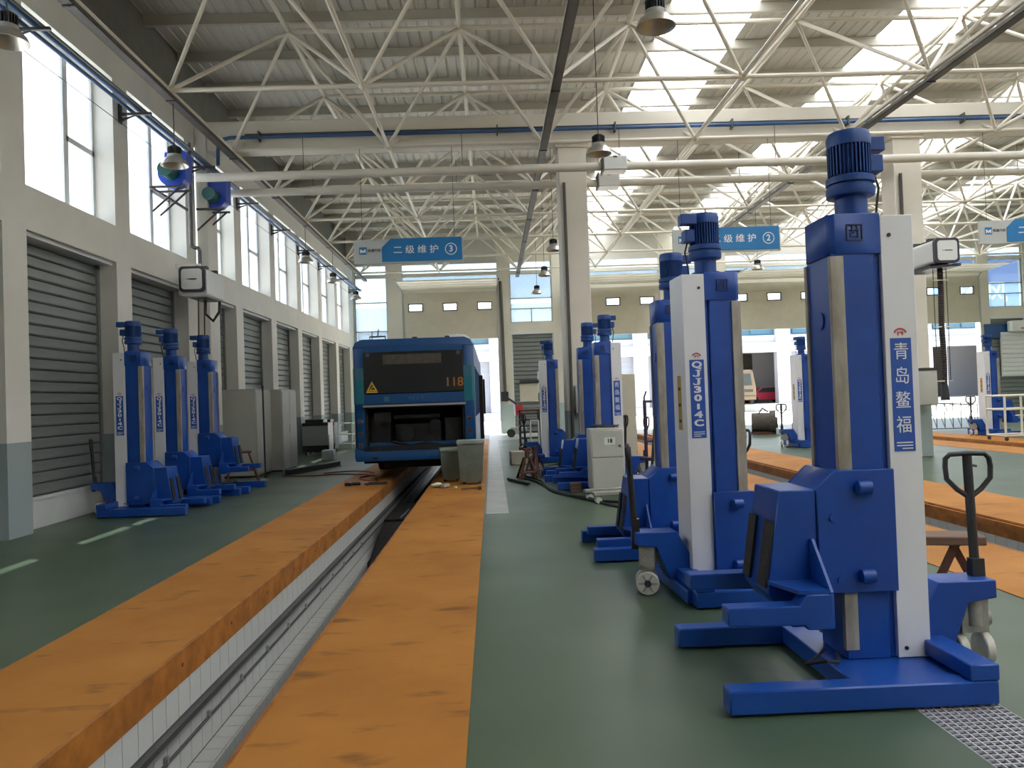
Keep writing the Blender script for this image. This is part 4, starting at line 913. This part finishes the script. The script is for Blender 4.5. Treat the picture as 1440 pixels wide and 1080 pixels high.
js2 = copy_tree(js); js2.location = (.85, 16.62, 0); js2.rotation_euler = (0, 0, 1.0); js2['label'] = 'second rusty axle stand just behind the first, nearer the pillar'; js['group'] = js2['group'] = 'axle stands in the aisle'
tag(MB().cyl((.26, 15.75, .03), (.62, 14.7, .03), .028, n=10).build('steel_rod', 'black_paint'), 'short black steel rod lying at the foot of the axle stand', 'rod')
cable('power_cable', [(.5, 16.15, 0), (.75, 15.3, 0), (.90, 14.35, 0), (1.0, 13.4, 0), (1.3, 12.6, 0), (1.5, 12.1, 0), (1.75, 11.9, 0), (2.1, 11.6, 0)], .02, 'cable_black', 'left one of two black power cables curving across the aisle floor')
cable('power_cable', [(.62, 16.3, 0), (.88, 15.25, 0), (.93, 14.0, 0), (1.15, 13.0, 0), (1.42, 12.3, .02), (1.55, 11.9, .0), (1.72, 11.4, 0), (1.95, 10.9, 0)], .02, 'cable_black', 'right one of two black power cables ending by the second row lift')
cable('floor_hose', [(1.0, 17.1, 0), (1.3, 17.4, 0), (1.6, 18.2, 0), (1.5, 19.0, 0), (1.1, 18.4, 0), (.95, 17.8, 0)], .02, 'cable_black', 'dark hose looped on the floor behind the axle stands', 'hose')
wb = thing('wood_blocks', 'short stack of wooden blocks in front of the blue fork tips', 'block stack', (1.36, 13.5, 0))
for i in range(3): MB().box(-.09, .09, -.1, .1, i*.05+.001, i*.05+.048).build('block', 'plank', wb, .004)
def hand_truck(x, y, rz, label, steel, h):
    t = thing('hand_truck', label, 'hand truck', (x, y, 0), rz)
    for sx in (-.16, .16): bar('mast', (sx, 0, .05), (sx, 0, h), .028, steel, t)
    for z in (.3, h*.55, h-.02): bar('rung', (-.16, 0, z), (.16, 0, z), .02, steel, t)
    MB().box(-.3, .3, -.45, 0, .52, .57).build('platform', steel, t, .005)
    for sx in (-1, 1):
        MB().box(sx*.2-.03, sx*.2+.03, -.7, .1, .05, .11).build('fork_leg', steel, t, .005)
        MB().cyl((sx*.24-.025, .08, .09), (sx*.24+.025, .08, .09), .09, n=16).build('wheel', 'wheel_white', t)
    MB().tube([(0, .05, h*.6), (0, .16, h*.62), (0, .2, h+.05), (0, .14, h+.15)], .014, 8).build('crank', steel, t)
hand_truck(2.66, 13.25, .5, 'dark purple lifting hand truck between the lifts and the second pit', 'purple_steel', 1.5)
pt = thing('pallet_truck', 'low grey pallet truck parked in front of the purple hand truck', 'pallet truck', (2.0, 12.2, 0), .2)
for sy in (-.2, .2): MB().box(-.6, .35, sy-.07, sy+.07, .12, .17).build('fork', 'cast_gray', pt, .006)
MB().box(.3, .45, -.28, .28, .1, .3).build('mast_block', 'cast_gray', pt, .01); MB().cyl((.42, 0, .3), (.5, 0, 1.05), .022, n=10).build('drawbar', 'black_paint', pt)
for sy in (-.22, .22): MB().cyl((.2, sy-.025, .09), (.2, sy+.025, .09), .09, n=16).build('wheel', 'wheel_white', pt)
for sy in (-.2, .2): MB().cyl((-.52, sy-.04, .05), (-.52, sy+.04, .05), .05, n=12).build('roller', 'wheel_white', pt)
# stuff by the far shutter
sc = thing('steel_rack', 'dark wheeled steel rack in front of the far shutter', 'rack', (1.15, 25.2, 0))
for sx in (-1, 1):
    for sy in (-1, 1): bar('post', (sx*.3, sy*.35, 0), (sx*.3, sy*.35, 1.2), .025, 'dark_steel', sc)
for i in range(6): MB().box(-.32, .32, -.37, .37, .15+i*.19, .19+i*.19).build('shelf', 'dark_steel', sc)
MB().box(-.34, .34, -.4, .4, 1.2, 1.26).build('top_tray', 'rust', sc, .006)
pc = thing('parts_pile', 'dark gearbox parts heaped at the foot of the furthest aisle lift', 'machine part', (1.0, 22.2, 0))
MB().cyl((0, -.2, .2), (0, .25, .2), .2, n=16).cyl((.18, -.1, .15), (.4, .05, .16), .12, n=12).box(-.3, -.05, -.2, .2, 0, .26).build('casing', 'engine_part', pc, .0); MB().box(-.35, .4, -.3, .3, 0, .06).build('tray', 'dark_steel', pc)
cx = tag(MB().box(-.15, .25, -.2, .2, 0, .32).build('carton', 'cabinet_cream', None, .01, loc=(.55, 19.6, 0), rot=(0, 0, .1)), 'cream carton on the floor left of the furthest aisle lift', 'carton')
pw = thing('pressure_washer', 'pressure washer with red top standing by the far door pier', 'pressure washer', (1.0, 33.6, 0))
MB().box(-.3, .4, -.3, .3, .12, .4).build('base', 'cast_gray', pw, .02); MB().box(-.05, .3, -.2, .2, .9, 1.35).build('hood', 'red_paint', pw, .05, 2)
MB().tube([(.1, 0, .4), (.12, 0, .9), (.0, .1, 1.4), (-.35, .15, 1.65)], .05, 8).build('lance', 'black_paint', pw)
for sy in (-1, 1): MB().cyl((-.25, sy*.3-.04, .17), (-.25, sy*.3+.04, .17), .17, n=18).build('wheel', 'tyre', pw)
eb = thing('electric_box', 'black switch box with conduit on the pier beside the first far door', 'switch box', (.62, YF, 1.5))
MB().box(-.2, .15, -.16, -.02, .0, .45).build('box', 'black_paint', eb, .01); MB().cyl((0, -.09, .45), (-.05, -.09, 5.6), .07, n=8).build('conduit', 'tray', eb)
nb = thing('notice_board', 'cream board hung on the far shutter above the rack', 'board', (1.75, YF, 1.45)); MB().box(-.45, .4, -.05, .06, 0, .85).build('panel', 'cabinet_cream', nb, .01); MB().box(-.45, .45, -.2, .0, .86, 1.0).build('shelf', 'black_paint', nb)
ph = tag(MB().box(-.4, .4, -.012, .0, -.5, .5).build('notice_sheet', 'paper', loc=(2.55, YF+.08, 2.35), rot=(.02, 0, .0)), 'pale green notice sheet taped on the far shutter', 'poster')
mp_ = thing('white_trolley_frame', 'white upright frame leaning beside the furthest aisle lift', 'frame', (1.1, 21.4, 0))
for x in (0, .22): bar('post', (x-.1, 0, 0), (x-.1, 0.05, 1.0), .022, 'cage_white', mp_)
bar('rail', (-.1, .05, 1.0), (.12, .05, 1.0), .022, 'cage_white', mp_)
# ------------------------------------------------------------------ right bays
bn_ = thing('work_bench', 'low plank bench with rust-red splayed legs beside the second pit', 'bench', (3.5, 6.3, .0), -.25)
MB().box(-.55, .32, -.14, .14, .34, .41).build('plank', 'plank', bn_, .008)
for x in (-.38, .12):
    for sy in (-1, 1): MB().prism([(x-.03, .34), (x+.03, .34), (x+.03+.16*sy, .0), (x-.03+.16*sy, .0)], 'y', sy*.06-.02, sy*.06+.02).build('leg', 'rust', bn_)
eg = thing('engine_unit', 'greasy round gearbox unit on the floor of the right bay', 'gearbox', (9.95, 28.8, 0))
MB().cyl((-.5, .2, .42), (.1, 0, .42), .36, n=22).cyl((.1, 0, .42), (.3, -.07, .42), .42, n=24).cyl((.3, -.07, .42), (.36, -.09, .42), .2, n=18).build('casing', 'engine_part', eg)
MB().box(-.5, .3, -.25, .3, 0, .1).build('skid', 'rust', eg); MB().tube([(-.3, 0, .75), (-.15, 0, .95), (.05, 0, .8)], .025, 8).build('lifting_eye', 'dark_steel', eg)
tag(MB().cyl((10.75, 28.5, .2), (11.0, 28.4, .2), .2, n=18).build('clutch_drum', 'dark_steel'), 'small dark drum lying right of the gearbox unit', 'drum')
tag(MB().box(-.16, .16, -.16, .16, 0, .24).build('oil_pan', 'frame_white', None, .03, 2, loc=(10.2, 28.0, 0)), 'white oil pan before the gearbox unit', 'pan')
fb = thing('folding_barrier', 'pale grey expanding barrier fence in front of the right far door', 'barrier', (15.4, 27.2, 0), -.12)
for i in range(9): bar('upright', (-.9+i*.27, 0, .06), (-.9+i*.27, 0, 1.0-.02*i), .016, 'barrier_gray', fb)
for i in range(8):
    bar('diagonal', (-.9+i*.27, .02, .95), (-.9+(i+1)*.27, .02, .1), .012, 'barrier_gray', fb)
bar('top_rail', (-.9, 0, 1.0), (1.3, 0, .84), .018, 'barrier_gray', fb); bar('bottom_rail', (-.9, 0, .06), (1.3, 0, .06), .018, 'barrier_gray', fb)
cg = thing('cage_trolley', 'white tubular cage trolley at the right picture edge', 'trolley', (14.55, 21.6, 0))
for sx in (-.75, -.3, .15, .75):
    for sy in (-.4, .4):
        if abs(sx) > .5 or sy < 0: bar('upright', (sx, sy, .12), (sx, sy, 1.22), .03, 'cage_white', cg)
for z in (.14, .85, 1.22):
    for sy in (-.4, .4): bar('rail', (-.75, sy, z), (.75, sy, z), .026, 'cage_white', cg)
    for sx in (-.75, .75): bar('rail', (sx, -.4, z), (sx, .4, z), .026, 'cage_white', cg)
bar('diagonal_brace', (.15, -.4, .85), (.75, -.4, .2), .024, 'cage_white', cg)
for sx in (-.72, .72):
    for sy in (-.38, .38): MB().cyl((sx-.025, sy, .055), (sx+.025, sy, .055), .055, n=12).build('castor', 'dark_steel', cg)
ac = thing('air_curtain', 'white box unit with red mark on the far wall at the right edge', 'unit', (25.0, YF-.35, 3.95)); MB().box(-.6, .6, -.2, .2, 0, .5).build('housing', 'reel_white', ac, .05, 2); MB().box(-.2, .2, -.206, -.2, .1, .16).build('red_mark', 'decal_red', ac)
sb = thing('blue_nameplate', 'dark blue name plate above the shutter at the right edge', 'plate', (24.3, YF, 4.0)); MB().box(-.9, .5, -.06, -.01, -.3, .35).build('plate', 'bus_blue', sb)
cwb = thing('switch_panel', 'grey rounded wall unit on the second pillar beside the nearest lift', 'unit', (9.36, 17.3, 1.6)); MB().box(-.28, .28, -.3, .0, -.45, .35).build('housing', 'cabinet_gray', cwb, .06, 2); MB().box(-.29, .29, -.31, -.02, .3, .36).build('lid', 'dark_steel', cwb)
od = thing('pit_shade_block', 'added black block standing in for deep shade low in the left pit behind the bus', 'shade block', (-1.62, 13.6, -1.45))  # added black shape, stands in for the deep shade in the pit
MB().prism([(-1.6, .2), (-2.4, .45), (-1.0, .85), (.2, 1.0), (2.6, 1.0), (2.6, .2)], 'x', -.30, .30).build('shade_body', 'engine_black', od, .02); MB().box(-.32, .32, .3, 2.62, 1.0, 1.04).build('shade_top', 'engine_black', od)
for sy in (-1.2, 2.): MB().cyl((-.2, sy, .1), (.28, sy, .1), .1, n=14).build('roller', 'tyre', od)  # rollers under the added shade block
tag(MB().cyl((-1.66, 14.0, -.395), (-1.62, 15.0, -.395), .014, n=8).build('steel_tube', 'alu'), 'thin bright steel tube lying on the added black block in the left pit', 'tube')
rp = thing('ribbed_panel', 'white ribbed panel covering the upper shutter at the right picture edge', 'panel', (24.75, YF, 1.85))
MB().box(-.62, .62, -.12, -.02, 0, 2.1).build('backing', 'reel_white', rp)
for i in range(10): MB().prism([(-.12, .02), (-.15, .05), (-.15, .15), (-.12, .18)], 'x', -.62, .62).build('rib', 'reel_white', rp, loc=(0, 0, i*.21))
